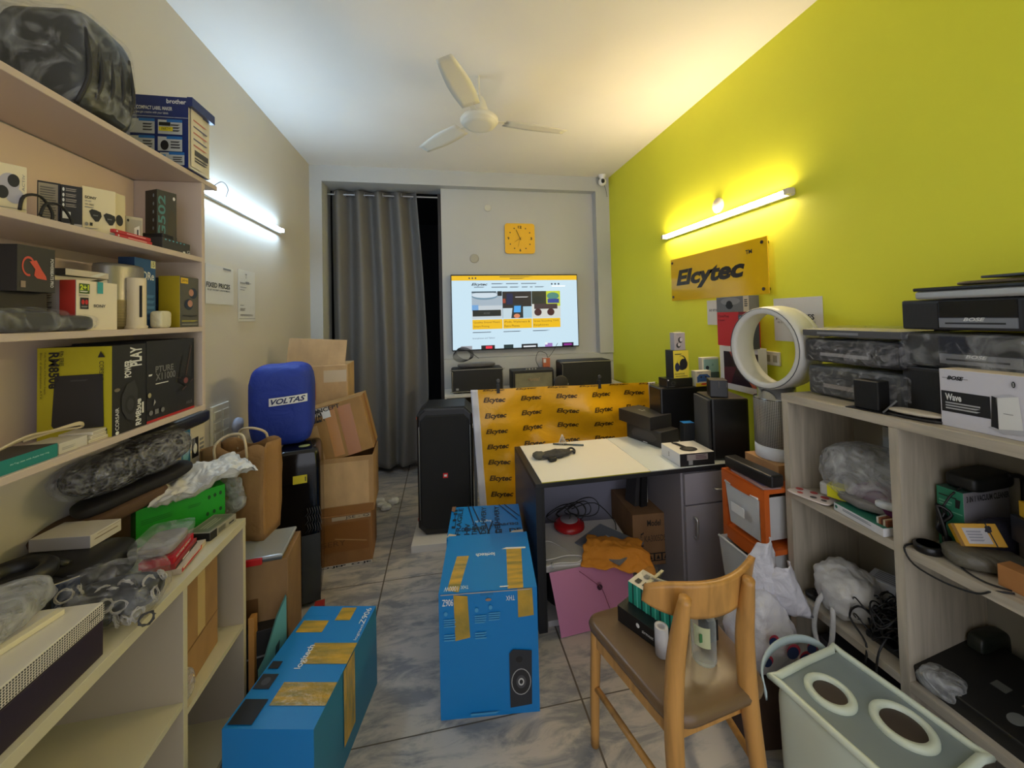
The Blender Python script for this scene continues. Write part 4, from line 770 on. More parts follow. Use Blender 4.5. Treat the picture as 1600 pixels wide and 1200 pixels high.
for r in range(9):
    for c in range(6):
        v=.90-.108*r+.0; u=.058+.19*c
        if v<0 or c>4: continue
        vs_=[bpos(u+.112*a,v+.044*b)+Vector((0,-.0035,0)) for a,b in tv]; m.add(vs_,tf,INK)
for c in range(6):
    vs_=[bpos(.058+.168*c+.112*a,.985+.014*b)+Vector((0,-.0035,0)) for a,b in tv]; m.add(vs_,tf,INK)
o=m.build('printed_sheet',t)
for px in(778,936):
    P=onY((px,598),2.75); u=(P.x-.185)/1.455; q=bpos(u,1)
    c=MB(); x=q.x
    c.prism([(x-.012,-.014,1.0+(q.z-1.03)),(x+.012,-.014,1.0+(q.z-1.03)),(x+.009,-.010,q.z+.03),(x-.009,-.010,q.z+.03)],(0,.03,0),BLK); c.box((x-.006,-.006,q.z+.03),(x+.006,.006,q.z+.06),DK); c.cyl((x,-.008,q.z+.062),.012,.014,C(70,66,62,.4),12,'y')
    c.build('clip',t)
MB().box((.2,.012+.01,.0),(.22,.03+.01,1.04),C(90,90,90)).box((1.6,.022,0),(1.62,.04,1.03),C(90,90,90)).box((.2,.022,1.02),(1.62,.04,1.032),C(90,90,90)).build('stand',t)
# ================================================= blue cartons in front
def bb(name,label,at,dec,**k): return carton(name,label,'box',at,BB,dec,bevel=.006,**k)
INKB=C(12,30,50)
dec=[('t','T',.36,.44,.58,.52,'logitech',TX,{'rot':180,'b':.01})]
for i,(u,st) in enumerate(((.10,'FRAGILE'),(.44,'DELHIVERY'),(.63,'DELHIVERY'))): dec.append(('t','T',u,.1,u+.07,.95,st,INKB,{'rot':90,'b':.02}))
for i,(u,v,u1,v1,st,r) in enumerate(((.22,.0,.29,.42,'LHIV',90),(.32,.0,.39,.4,'LTHIV',90),(.62,.03,.72,.2,'ET',180),(.18,.2,.5,.3,'DELHIVERY',0),(.82,.1,.98,.2,'DE',0),(.04,.3,.09,.9,'LHI',90),(.55,.3,.95,.37,'DELHIVERY',180))): dec.append(('t','T',u,v,u1,v1,st,INKB,{'rot':r,'b':.02}))
for a,b in(((.24,1),(.34,.4)),((.3,1),(.42,.45)),((.45,.02),(.36,.42)),((.52,.02),(.6,.45)),((.7,1),(.95,.45)),((.78,1),(.99,.55)),((.56,.02),(.5,.4))):
    q=.008; dec.append(('q','T',[(a[0]-q,a[1]),(a[0]+q,a[1]),(b[0]+q,b[1]),(b[0]-q,b[1])],INKB))
dec+=[('q','T',[(.0,.02),(.1,.0),(.12,.1),(.02,.14)],C(196,180,160)),('q','T',[(.8,.03),(1,.0),(1,.14),(.86,.12)],C(196,180,160)),('q','T',[(.0,.85),(.05,.8),(.06,1),(0,1)],C(120,90,70)),('r','T',0,0,1,.04,C(12,104,170)),('r','F',.1,.9,.5,1,C(60,70,80))]
bb('blue_carton','blue carton crossed with black lettered tape, behind the larger blue carton',place((-.005,2.0),(.39,1.955),.33,0,.463),dec)
z0=.50
at=place((-.04,1.575),(.355,1.53),.40,0,.495)
dec=[('t','T',.36,.55,.58,.63,'logitech',TX,{'rot':180,'b':.02}),('q','T',[(.08,.04),(.2,.0),(.28,.58),(.14,.58)],TAPE),('q','T',[(.7,.0),(.86,.0),(.9,.66),(.72,.66)],TAPE),('q','T',[(.66,.66),(.95,.65),(.95,.68),(.72,.69)],C(226,220,210)),('t','T',.05,.02,.19,.09,'1000W',TX,{'rot':180}),('t','T',.22,.04,.3,.09,'THX',TX,{'rot':180}),('l','T',.62,.02,.72,.05,1,TX),
 ('t','F',.035,.90,.145,.955,'Z906',TX,{'b':.01}),('t','F',.68,.91,.77,.95,'THX',TX,{'rot':180}),('t','F',.8,.91,.95,.955,'1000W',C(230,190,160),{'rot':180}),('q','F',[(.16,.62),(.31,.64),(.29,.97),(.15,.985)],TAPE),('q','F',[(.8,.77),(.96,.78),(.95,1),(.8,1)],TAPE),('r','F',.42,.965,.55,1,C(20,110,170)),('c','F',.5,.93,.03,.012,C(150,120,100)),('l','F',.02,.985,.98,.998,1,C(176,166,156))]
LB=C(70,150,200)
for i,u in enumerate((.05,.36,.5)):
    dec+=[('c','F',u+.02,.84+.015*i,.018,.018,LB),('l','F',u,.73+.015*i,u+.12,.80+.015*i,4,LB)]
    if i<2: dec.append(('l','F',u,.62,u+.12,.68,3,LB))
dec+=[('q','F',[(.70,.06),(.92,.075),(.93,.50),(.74,.52),(.70,.49)],C(40,42,48)),('c','F',.815,.26,.10,.105,C(160,160,160)),('c','F',.815,.26,.092,.098,C(34,34,38)),('c','F',.815,.26,.05,.052,C(70,70,74)),('c','F',.815,.26,.03,.03,C(190,190,190)),('c','F',.815,.26,.018,.018,C(30,30,34)),('c','F',.8,.44,.035,.025,C(20,20,24)),('l','F',.3,.02,.6,.05,1,LB)]
o=bb('blue_carton','large blue carton picturing a round speaker in the middle foreground',at,dec)
# ================================================= desk
t=thing('desk','white topped desk with black edges and a grey cupboard, in the middle of the room','desk',(1.12,2.177,0))
X0,X1,Y0,Y1=.445-1.12,1.80-1.12,-.287,.288
DKE=C(26,28,34,.4)
m=MB().box((X0,Y0,.722),(X1,Y1,.745),DKE).box((X0+.035,Y0+.004,.7452),(1.085-1.12,Y1-.01,.7500),C(240,234,220,.3)).box((1.088-1.12,Y0+.004,.7452),(X1,Y1-.01,.7498),C(226,230,224,.12)).box((X0+.035,Y0+.002,.7452),(1.085-1.12,Y0+.0039,.7495),C(176,170,40)); m.build('table_top',t,bevel=.001)
m=MB().box((X0,Y0,0),(X0+.03,Y1,.7215),C(38,52,74,.35),{'F':DKE}).box((X0+.0302,Y0,0),(X0+.045,Y0+.02,.7215),BLK); m.build('side_panel',t)
MB().box((X0+.03,Y1-.02,.2),(1.28-1.12,Y1-.005,.7215),C(150,150,168)).build('back_panel',t)
CG=C(152,148,156,.5); cx0=1.272-1.12
m=MB().box((cx0,Y0+.02,0),(X1,Y1-.005,.7215),CG); m.build('cupboard_body',t)
d_=MB().box((cx0+.012,Y0,.545),(cx0+.45,Y0+.019,.712),CG).build('drawer',t,bevel=.002)
MB().tube([(cx0+.19,Y0-.001,.622),(cx0+.19,Y0-.022,.622),(cx0+.25,Y0-.024,.622),(cx0+.25,Y0-.001,.622)],.006,SIL,sub=2).build('handle',d_)
d_=MB().box((cx0+.012,Y0,.03),(cx0+.45,Y0+.019,.537),CG).build('door',t,bevel=.002)
MB().tube([(cx0+.06,Y0-.001,.475),(cx0+.062,Y0-.024,.472),(cx0+.062,Y0-.026,.42),(cx0+.062,Y0-.024,.372),(cx0+.06,Y0-.001,.37)],.007,SIL,sub=3).build('handle',d_)
for x,z in((.47,.735),(.95,.735),(.975,.735),(.92,.735)): pass
# things on the desk
dz=.7505
P=onZ((868,713),dz)
t=thing('glove_pouch','crumpled dark grey glove like pouch on the white desk top','pouch',(P.x,P.y,dz),radians(12))
MB().sup((0,0,.016),(.20,.09,.032),C(58,56,56,.7,'crumple'),e=.8,amp=.014,fr=18,seed=4,n=40,flat=True).build('pouch_body',t)
MB().sup((-.10,.02,.016),(.08,.07,.034),C(86,82,70,.7,'crumple'),e=.8,amp=.008,fr=18,seed=6).build('flap',t)
MB().sup((-.055,-.06,.012),(.05,.035,.022),BLK,e=.5,amp=.003).build('buckle',t)
MB().lathe([(.009,0),(.013,.004),(.009,.008)],DK,(.12,.0,.008),16).tube([(.09,.03,.012),(.13,.035,.02),(.14,.01,.012),(.12,-.02,.008)],.006,DK).build('strap',t)
A=onZ((864,695),dz);B=onZ((912,697),dz)
m=MB().tube([(A.x,A.y,dz+.006),(B.x,B.y,dz+.006)],.005,C(60,70,66),sub=1).tube([((A.x*.35+B.x*.65),A.y*.35+B.y*.65,dz+.0062),(B.x,B.y,dz+.0062)],.0055,C(80,100,110),sub=1)
tag(m.build('pen'),'thin dark pen lying behind the grey pouch on the desk','pen')
P=onZ((881,697),dz); m=MB()
for k in range(12): a=2*pi*k/12; m.tube([(.032*cos(a),.022*sin(a),.001),(.016*cos(a),.012*sin(a),.035),(.002*cos(a),.002*sin(a),.066)],.0012,C(220,210,196,.3),n=5,sub=2)
for r,z in((.024,.018),(.015,.037)): m.tube([(r*cos(2*pi*k/10),r*.7*sin(2*pi*k/10),z) for k in range(10)],.001,C(220,210,196,.3),n=5,closed=True,sub=1)
tag(m.build('wire_cone',None,(P.x,P.y+.03,dz)),'small upright cone of pale wire on the desk behind the pouch','wire cone')
at=bZ(dz,(977,683),(1031,702),.20,(977,664)); h1=.10; at=(at[0],(at[1][0],.17,h1),at[2])
o=carton('black_box','lower black box with an oval panel on the desk, under a plain black box','box',at,C(34,33,34,.4),[('q','F',[(.2,.2),(.75,.2),(.9,.5),(.75,.82),(.25,.82),(.15,.5)],C(52,50,52,.35)),('r','F',.5,.06,.62,.10,TX),('q','T',[(.0,.0),(.5,.0),(.55,.5),(.5,1),(0,1)],C(28,28,28))],fm={'T':C(62,60,58,.4)},bevel=.006)
zz=dz+h1+.0005; A=onZ((967,656),zz);B=onZ((1016,673),zz); at=place(A,B,.2,zz,zz+.083)
Cc=onZ((1064,666),zz); dep=(Cc-B).length
at=place(A,B,min(dep,.19),zz,zz+.083)
o=carton('black_box','plain black lidded box with small white script, upper of the two on the desk','box',at,C(40,38,38,.45),[('t','T',.34,.42,.58,.50,'Sennheiser',TX,{'rot':-90,'s':.3}),('q','T',[(.42,.58),(.47,.6),(.5,.56),(.45,.54)],TX)],fm={'T':C(62,58,58,.45)},bevel=.002)
A=onZ((1063,730),dz);B=onZ((1117,725),dz);Cc=onZ((1031,711),dz)
at=place(A,B,(Cc-A).length,dz,hgt((1063,710),A))
o=carton('headphone_box','white box picturing black headphones, near the desk front edge','box',at,C(226,220,206),[('r','F',.2,.45,.8,.9,C(160,150,146)),('l','F',.45,.5,.78,.85,3,C(90,60,70)),('r','F',.24,.1,.36,.45,C(150,150,150)),('l','L',.4,.3,.46,.7,3,GRY),('c','T',.45,.34,.24,.2,BLK),('c','T',.45,.36,.14,.12,C(70,66,60)),('q','T',[(.35,.5),(.5,.5),(.42,.9),(.3,.98),(.26,.9)],BLK)],fm={'F':BLK,'L':C(214,214,218)})
# tall black speaker
def rotp(cx_,cy_,w_,d_,r): return ((cx_+cos(r)*w_/2-sin(r)*d_/2, cy_+sin(r)*w_/2+cos(r)*d_/2))
r=radians(-14); cx_,cy_=rotp(1.497,1.94,.215,.215,r)
t=thing('bookshelf_speaker','tall black speaker standing at the right end of the desk','speaker',(cx_,cy_,dz),r)
MB().box((-.1,-.1075,0),(.1075,.1075,.352),C(20,20,20,.35),{'T':C(70,62,52,.35)}).build('body',t,bevel=.012)
MB().box((-.118,-.1,.01),(-.1005,.1,.342),C(24,23,22,.7,'fabric')).build('grille',t,bevel=.006)
zs=dz+.353
o=carton('wide_speaker','wide black speaker along the wall at the back of the desk','speaker',((1.625,2.365,dz),(.43,.165,.352),radians(-3)),C(20,20,22,.3),fm={'T':C(60,54,46,.35)},bevel=.01)
at=place(onY((1069,683),2.10),onY((1089,683),2.10),.05,dz,dz+.155)
carton('blue_box','narrow box with a bright blue top before the wide black speaker','box',((at[0][0],2.13,dz),(.07,.05,.17),-.1),C(24,26,30),[('l','F',.2,.25,.8,.3,1,TX)],fm={'T':C(10,120,200)})
zs=dz+.3535
at=place(onY((1043,620),2.29),onY((1083,620),2.29),.10,zs,onY((1050,592),2.29).z)
o=carton('camera_box','black box with a dim lens picture and a green side on the wide speaker','box',at,C(26,26,26,.3),[('c','F',.24,.48,.09,.2,C(60,60,60)),('c','F',.24,.48,.06,.14,C(20,20,20)),('c','F',.05,.85,.03,.07,TX),('l','F',.05,.08,.3,.13,1,GRY),('l','R',.1,.1,.6,.6,4,C(20,80,30))],fm={'R':C(40,150,60)})
zc=at[0][2]+at[1][2]+.0005
at=place(onY((1053,590),2.30),onY((1077,593),2.30),.09,zc,onY((1053,548),2.30).z)
o=carton('headphone_box','yellow and black box picturing dark blue headphones on the camera box','box',at,C(30,30,32,.4),[('c','F',.55,.55,.32,.27,C(34,38,56)),('c','F',.5,.62,.25,.18,C(226,206,60)),('c','F',.66,.5,.26,.2,C(24,26,36)),('c','F',.24,.4,.15,.16,C(40,46,76)),('l','F',.1,.84,.6,.89,1,DK),('t','F',.06,.12,.7,.18,'ADAPTIVE',DK),('l','F',.1,.05,.9,.08,1,DK),('t','R',.45,.2,.6,.65,'Jabra',C(206,180,40),{'rot':90,'b':.02}),('r','R',.4,.02,.6,.12,C(170,176,170))],fm={'F':C(230,212,70)})
zh=at[0][2]+at[1][2]+.0005
at=place(onY((1054,545),2.31),onY((1071,545),2.31),.05,zh,onY((1054,520),2.31).z)
o=carton('earbuds_box','small pale grey box with two round earbuds atop the yellow headphone box','box',at,C(176,170,176,.4),[('c','F',.55,.58,.2,.17,C(50,50,54)),('c','F',.62,.6,.13,.12,C(200,196,200)),('c','F',.36,.28,.2,.15,C(50,50,54)),('c','F',.42,.32,.12,.1,C(200,196,200)),('l','F',.2,.86,.6,.9,1,GRY)],fm={'R':C(206,176,130)})
MB().box((-.02,-.003,at[1][2]),(.02,.003,at[1][2]+.012),FILM).build('hang_tab',o)
at=place(onY((1098,590),2.32),onY((1124,590),2.32),.04,zs,onY((1098,559),2.32).z); at=(at[0],at[1],at[2])
carton('phone_box','white phone box picturing the back of a pale blue phone','box',at,C(222,222,220,.35),[('r','F',.08,.0,.98,.93,C(150,190,196)),('c','F',.3,.62,.1,.07,C(30,50,70)),('c','F',.3,.5,.1,.07,C(30,50,70)),('c','F',.62,.72,.05,.05,C(120,160,170)),('r','F',0,0,1,.45,C(70,90,100))])
at=place(onY((1088,617),2.27),onY((1112,617),2.27),.045,zs,onY((1088,580),2.27).z)
carton('controller_box','white and yellow box picturing a blue game controller','box',at,C(214,208,190,.4),[('r','F',0,0,1,.22,C(220,190,40)),('q','F',[(.1,.25),(.25,.3),(.75,.3),(.9,.25),(.95,.6),(.75,.78),(.25,.78),(.08,.6)],C(50,90,150)),('c','F',.35,.6,.07,.06,DK),('c','F',.65,.6,.07,.06,DK),('q','F',[(.3,.1),(.6,.08),(.8,.2),(.4,.2)],C(200,60,40)),('l','F',.1,.86,.5,.92,1,GRY)])
r=radians(-8); P=onZ((1134,622),zs); cx_,cy_=rotp(P.x-.085,P.y+.01,.10,.09,r)
A=onZ((1109,613),zs+.001);B=onZ((1136,621),zs+.001);Cc=onZ((1158,616),zs+.001)
at=place(A,B,.085,zs+.001,hgt((1134,583),B))
carton('mini_speaker','small black box with pale marks on top of the tall black speaker','box',((1.585,1.99,zs+.001),(.095,.10,.098),radians(-28)),C(24,22,22,.35),[('r','F',.48,.55,.54,.92,C(90,86,84)),('r','F',.9,.6,.94,.9,C(90,86,84)),('r','R',.78,.4,.85,.9,C(110,106,104))],fm={'T':C(46,42,40)},bevel=.004)
# along the green wall
def wallbox(*a,**k): return carton(*a,**k)
at=bX(1.79,(1124,540),(1184,545),.06,zs+.001); PIC=C(40,26,40,.3)
o=carton('laptop_box','white laptop box picturing a dark display, leaning on the green wall','box',at,C(222,218,216,.35),[('r','F',.12,.14,1,.88,PIC),('q','F',[(.28,.88),(.34,.88),(.52,.55),(.46,.6)],C(196,80,70)),('q','F',[(.12,.14),(.3,.14),(.46,.55),(.12,.5)],C(84,24,40)),('q','F',[(.62,.88),(.75,.88),(.55,.5)],C(20,18,24)),('q','F',[(.60,.5),(.70,.62),(.95,.14),(.85,.14)],C(190,90,60)),('q','F',[(.72,.64),(.76,.66),(1,.3),(1,.2)],C(220,150,110))])
zb=at[0][2]+at[1][2]+.0005
at=bX(1.80,(1120,488),(1170,487),.075,zb)
o=carton('phone_box','tall bright red phone box standing on the laptop box','box',at,C(200,26,34,.4),[('t','F',.04,.84,.4,.92,'OnePlus',C(80,10,20)),('t','F',.04,.72,.26,.79,'Open',C(80,10,20)),('r','F',.70,0,1,1,C(130,16,26))])
za=at[0][2]+at[1][2]+.0005
carton('mouse_box','slim slate box with upright blue lettering beside the red phone box','box',bX(1.745,(1153,492),(1174,492),.05,zb),C(62,66,76,.4),[('t','F',.08,.25,.45,.98,'G502',C(100,150,176),{'rot':90,'b':.02}),('c','F',.8,.3,.1,.3,C(40,44,50))])
carton('watch_box','grey box picturing a black earphone, on top of the red phone box','box',bX(1.80,(1119,464),(1170,463),.07,za),C(110,110,112,.4),[('c','F',.42,.5,.12,.32,BLK),('c','F',.42,.5,.06,.16,C(120,120,120)),('c','F',.45,.7,.3,.25,C(140,140,140)),('c','F',.42,.46,.10,.28,BLK),('r','F',.84,0,1,1,C(206,190,160)),('l','F',.87,.3,.97,.8,4,DK)])
paper('paper_notice','EASY notice on the green wall half hidden by the red phone box',XR,-1,((1105,470),(1136,508)),[('t','F',.12,.55,.62,.64,'EASY RETURN',DK,{'b':.02})])
paper('paper_notice','FIXED PRICES notice on the green wall behind the white ring fan',XR,-1,((1209,467),(1289,537)),[('t','F',.05,.50,.84,.62,'FIXED PRICES',BLK,{'b':.03}),('t','F',.08,.42,.86,.46,'4% GST ON DEBIT CARD PAYMENTS',DK)])
P=onX((1209,560),XR); t=thing('wall_socket','cream wall socket plate seen through the white fan ring','socket',(XR-.001,P.y,P.z)); MB().box((-.012,-.05,-.04),(0,.05,.04),SW).build('plate',t,bevel=.003)
for s in(-.022,.022): MB().box((-.015,s-.012,-.02),(-.0121,s+.012,.02),C(160,150,120)).build('switch',t)
# sign
t=thing('sign','yellow acrylic sign with a black word on four metal standoffs on the green wall','sign',(XR-.035,2.34,1.865))
SY=C(232,186,22,.12); L_,h_=.47,.168
m=MB(); m.box((-.003,-L_,-h_),(.003,L_,h_),SY); m.build('panel',t,bevel=.001)
m=MB(); m.text('Elcytec',(-.0042,.40,-.085),(0,-.70,0),(0,0,.155),C(34,30,28,.25),.045,.22).text('TM',(-.0042,-.31,.085),(0,-.05,0),(0,0,.026),C(34,30,28),.03); m.build('lettering',t)
for y in(-L_+.035,L_-.025):
    for z in(-h_+.03,h_-.03): MB().cyl((-.008,y,z),.010,.043,C(120,110,100,.25,None,1),16,'x').build('standoff',t)
# ================================================= under the desk
o=MB().lathe([(.0,0),(.19,0),(.2,.03),(.2,.22),(.18,.243),(0,.244)],C(14,14,16,.6),n=40,sx=1.0,sy=.8).build('round_tub',None,(.72,2.10,.0305)); tag(o,'squat round black tub under the white slab beneath the desk','tub')
o=carton('foam_base','white foam base on the floor beneath the black tub','slab',((.72,2.10,0),(.44,.36,.03),0),C(176,172,170,.7))
o=carton('white_slab','thick white slab carrying cables and a grey folder under the desk','slab',((.745,2.09,.2755),(.54,.40,.04),radians(-6)),C(214,208,204,.5),bevel=.008)
zf=.3162
m=MB()
def pinkf(u,v): 
    x=.50+.46*u; y=1.872+.03*u+ .03*(1-v)*0; z=.002+.305*v
    return (x+(-.035*(v**2))*(1-u)*0+.05*(1-u)*(1-v)*.9, y-.02*sin(pi*v)*.6-.03*(1-v), z*(1+.0*u))
m.grid(pinkf,12,12,C(196,126,160,.6)); m.cyl((.76,1.862-.006,.21),.014,.004,C(60,30,50),16,'y')
m.tube([(.655,1.862,.30),(.72,1.85,.25),(.77,1.85,.2),(.80,1.845,.12),(.83,1.85,.05)],.0015,C(120,50,80),n=5)
o=m.build('pink_folder',None,solid=0); tag(o,'large pink card folder standing in front of the tub under the desk','folder')
P=onZ((890,818),zf+.02)
t=thing('red_reel','round red plastic reel with a grey centre under the desk','reel',(P.x-.01,P.y-.02,zf+.006))
MB().lathe([(0,0),(.075,0),(.092,.012),(.09,.03),(.06,.048),(0,.05)],C(170,30,34,.25),n=32).build('body',t)
MB().lathe([(.0,.0),(.052,0),(.05,.005),(0,.006)],C(150,140,144,.3),(0,0,.05),24).build('centre_disc',t)
o=MB().box((-.13,-.14,0),(.13,.14,.006),C(118,124,136,.35)).build('grey_folder',None,(.89,2.02,zf+.001),radians(34)); tag(o,'grey folder with a white printed label under the desk','folder')
m=MB().box((-.045,-.08,.0062),(.05,.05,.0072),C(196,196,200))
for i,d in enumerate([('l','T',.1,.1,.9,.5,5,GRY),('r','T',.35,.7,.6,.88,DK)]): decal(m,((-.045,-.08,.0073),(.095,0,0),(0,.13,0),(0,0,1)),d,i)
m.build('label',o)
def cl(u,v):
    x=.40*(u-.5)*(1-.3*v); y=-.10+.22*v; q=Vector((x*10,y*10,7))
    z=.018+.022*noise.noise(q)+.016*abs(noise.noise(q*2.5)); 
    if y<.0: z-=.55*(-y)+.2*max(0,x)*(1-v)
    z-=.35*max(0,x-.08)
    if y>-.01 and x<.1: z=max(z,.002)
    return (x+.02*noise.noise(Vector((v*5,u,2))),y*.9+.01*noise.noise(Vector((u*8,v,2))),z)
o=MB().grid(cl,50,30,C(206,132,40,.8,'crumple',0,0,.6)).build('orange_cloth',None,(.885,1.915,zf+.02),radians(-14),solid=.003); tag(o,'crumpled orange cloth hanging over the white slab edge under the desk','cloth')
o=MB().tube([(.47,1.95,zf+.004),(.54,1.93,zf+.02),(.62,1.95,zf+.014),(.70,1.94,zf+.005),(.66,1.90,zf+.004),(.56,1.91,zf+.008),(.49,1.90,zf+.004)],.003,C(216,210,206)).tube([(.48,2.08,zf+.004),(.56,2.1,zf+.01),(.62,2.04,zf+.004),(.66,1.97,zf+.006)],.0025,C(216,210,206)).tube([(.525,1.885,zf+.006),(.53,1.92,zf+.006)],.006,C(200,198,196)).build('white_cable'); tag(o,'loose white cable curled on the white slab under the desk','cable')
m=MB(); rg=random.Random(8)
for k in range(7): 
    c=Vector((.66+.03*k,2.22+.01*k,zf+.06)); r_=rg.uniform(.05,.08); m.tube([(c.x+r_*cos(a)*1.3,c.y+.02*sin(a*2),c.z+r_*.7*sin(a)+.02) for a in [i*2*pi/8 for i in range(8)]],.003,CABLE,n=5,closed=True)
m.tube([(.75,2.24,zf+.1),(.9,2.24,zf+.12),(1.0,2.2,zf+.03),(.98,2.12,zf+.012)],.003,CABLE)
tag(m.build('black_cable'),'tangle of black cables behind the red reel under the desk','cable')
o=carton('grey_carton','low grey carton on the floor beneath the Model carton','box',((1.255,2.30,0),(.22,.26,.11),radians(-3)),C(120,116,110,.7,'card'))
o=carton('cardboard_box','brown carton printed Model under the desk','box',((1.205,2.26,.1105),(.235,.34,.30),radians(-4)),C(140,104,70,.8,'card'),[('t','F',.38,.76,.74,.88,'Model',BLK,{'b':.02}),('t','F',.3,.46,.86,.58,'KA3005DS',C(60,44,34)),('q','F',[(.2,.6),(.28,.66),(.28,.63),(.23,.6)],BLK),('r','F',.2,.61,.27,.63,BLK),('r','F',.2,.55,.215,.63,BLK),('r','F',.88,.61,.95,.63,BLK),('r','F',.935,.55,.95,.63,BLK),('r','F',.2,.38,.27,.4,BLK),('r','F',.2,.38,.215,.46,BLK),('r','F',.88,.38,.95,.4,BLK),('r','F',.935,.38,.95,.46,BLK),('r','F',.14,.08,.94,.24,BLK)]+[('r','F',.16+.2*i,.1,.32+.2*i,.22,C(140,104,70)) for i in range(4)]+[('q','F',[(.19+.2*i,.12),(.29+.2*i,.12),(.24+.2*i,.21)],BLK) for i in range(4)]+[('q','F',[(.3,0),(.6,0),(.6,.45),(.3,.45)],C(128,92,60,.5))][:0],bevel=.002)
t=thing('wedge_device','dark wedge shaped device standing on the Model carton under the desk','device',(1.165,2.22,.411),radians(8))
MB().prism([(0,-.05,0),(.045,-.05,0),(.055,-.05,.24),(.02,-.05,.24)],(0,.02,0),BLK).prism([(-.03,-.028,.0),(0,-.028,0),(.02,-.028,.24),(.0,-.028,.24)],(0,.1,0),C(60,58,60)).build('body',t); MB().box((.05,-.045,.02),(.055,-.035,.22),C(190,186,176)).build('pale_edge',t)
# ================================================= right side
# orange drawer unit: drawer fronts face the room (-X)
t=thing('drawer_unit','orange plastic drawer unit with pale translucent bins beside the wooden shelving','drawer unit',(1.565,1.61,0))
OR=C(206,98,34,.4); BIN=C(206,206,204,.35)
Fx,Bx,Ya,Yb=-.17,.17,-.13,.13
m=MB()
for z in(.775,.50,.235,.0):
    m.box((Fx,Ya,z),(Bx,Yb,z+.022),OR); 
for z in(.50,.235,.775): m.grid(lambda u,v,z=z:(Fx-.012*sin(pi*u)-.002,Yb-(Yb-Ya)*u,z-.035+.055*v),10,2,OR)
for x in(Fx+.012,Bx-.012):
    for y in(Ya+.012,Yb-.012): m.bar((x,y,.0),(x,y,.79),.026,.026,OR)
m.build('frame',t)
def bin_(z0,h,out):
    m=MB(); f0=Fx+.02-out; y0,y1=Ya+.028,Yb-.028
    def shell(u,v):   # open tub
        s=1+.10*v; a=u*4; i=int(a)%4; fr_=a-int(a); P_=[(f0+.015,y1-.01),(f0+.015,y0+.01),(Bx-.03,y0+.01),(Bx-.03,y1-.01)]; p,q=P_[i],P_[(i+1)%4]
        x=p[0]+(q[0]-p[0])*fr_; y=p[1]+(q[1]-p[1])*fr_; cxx=(f0+Bx)/2
        return (cxx+(x-cxx)*s,y*s,z0+h*v)
    m.grid(shell,16,3,BIN,False); m.box((f0+.02,y0+.01,z0),(Bx-.03,y1-.01,z0+.003),BIN)
    o=m.build('drawer',t,solid=.002)
    MB().tube([shell(q,1.0) for q in(0,.06,.125,.19,.2499)]+[shell(.2501,1)],.006,C(214,214,212,.3),n=6,sub=1).build('rim',o)
    return o
o=bin_(.545,.20,.025); MB().box((Fx-.028,-.04,.63),(Fx-.0262,.04,.672),WHT).build('paper_label',o)
bin_(.285,.195,.07); bin_(.03,.19,.04)
t=None
zt=.7975
o=carton('cardboard_box','flat cardboard box on the orange drawers carrying the ring fan','box',((1.635,1.64,zt),(.20,.20,.07),0),C(176,134,88,.8,'card'))
o=carton('soundbar','narrow black bar lying at the front of the orange drawers','soundbar',((1.448,1.60,zt+.009),(.07,.27,.055),radians(3)),C(28,26,26,.4),bevel=.008)
o=carton('leaflet','flat printed leaflet under the narrow black bar','leaflet',((1.445,1.585,zt),(.09,.22,.008),radians(-6)),C(150,120,120),[('r','T',.2,.1,.8,.5,C(90,80,110))])
# ring fan
t=thing('bladeless_fan','tall white and silver bladeless fan with a big ring head','fan',(1.645,1.645,zt+.0705))
WF=C(214,212,206,.3); GS=C(176,176,174,.3,None,.6)
MB().lathe([(.0,0),(.098,0),(.1,.004),(.1,.062),(0,.063)],C(206,208,214,.35),n=44).text('dyson',(-.062,-.0895,.035),(.028,-.012,0),(0,0,.012),GRY).build('base',t)
MB().lathe([(.098,.0635),(.1,.066),(.1,.285),(.098,.29)],C(176,174,168,.4,'grilleC',.4,0,135),n=44).build('perforated_cylinder',t)
MB().lathe([(.098,.2905),(.099,.296),(.082,.30),(.082,.35),(.0,.36)],C(150,152,156,.15,None,.9),n=44).build('neck',t)
ang=radians(200); m=MB(); n_=64; Rz=.178
prof=[(-.085,.008),(-.083,.014),(-.04,.020),(.04,.022),(.045,.016),(.05,.02),(.078,.016),(.082,.008),(.07,-.0),(.0,-.010),(-.06,-.016),(-.080,-.018),(-.085,-.010)]
vs_=[];fs=[]
for k in range(n_):
    a=2*pi*k/n_
    for ax_,rr_ in prof:
        q=Rz+rr_*.9; vs_.append((q*cos(a)*.94,ax_,q*sin(a)*1.06+.0))
npf=len(prof)
for k in range(n_):
    for j in range(npf): fs.append((k*npf+j,((k+1)%n_)*npf+j,((k+1)%n_)*npf+(j+1)%npf,k*npf+(j+1)%npf))
m.add(vs_,fs,WF,True); rg_=m.build('ring',t,(0,0,.545),rz=radians(-80))
m=MB(); m.tube([((Rz+.009)*cos(2*pi*k/40)*.94,-.086,(Rz+.009)*sin(2*pi*k/40)*1.06) for k in range(40)],.0018,C(70,74,80,.3),n=5,closed=True,sub=1); m.build('dark_line',rg_)
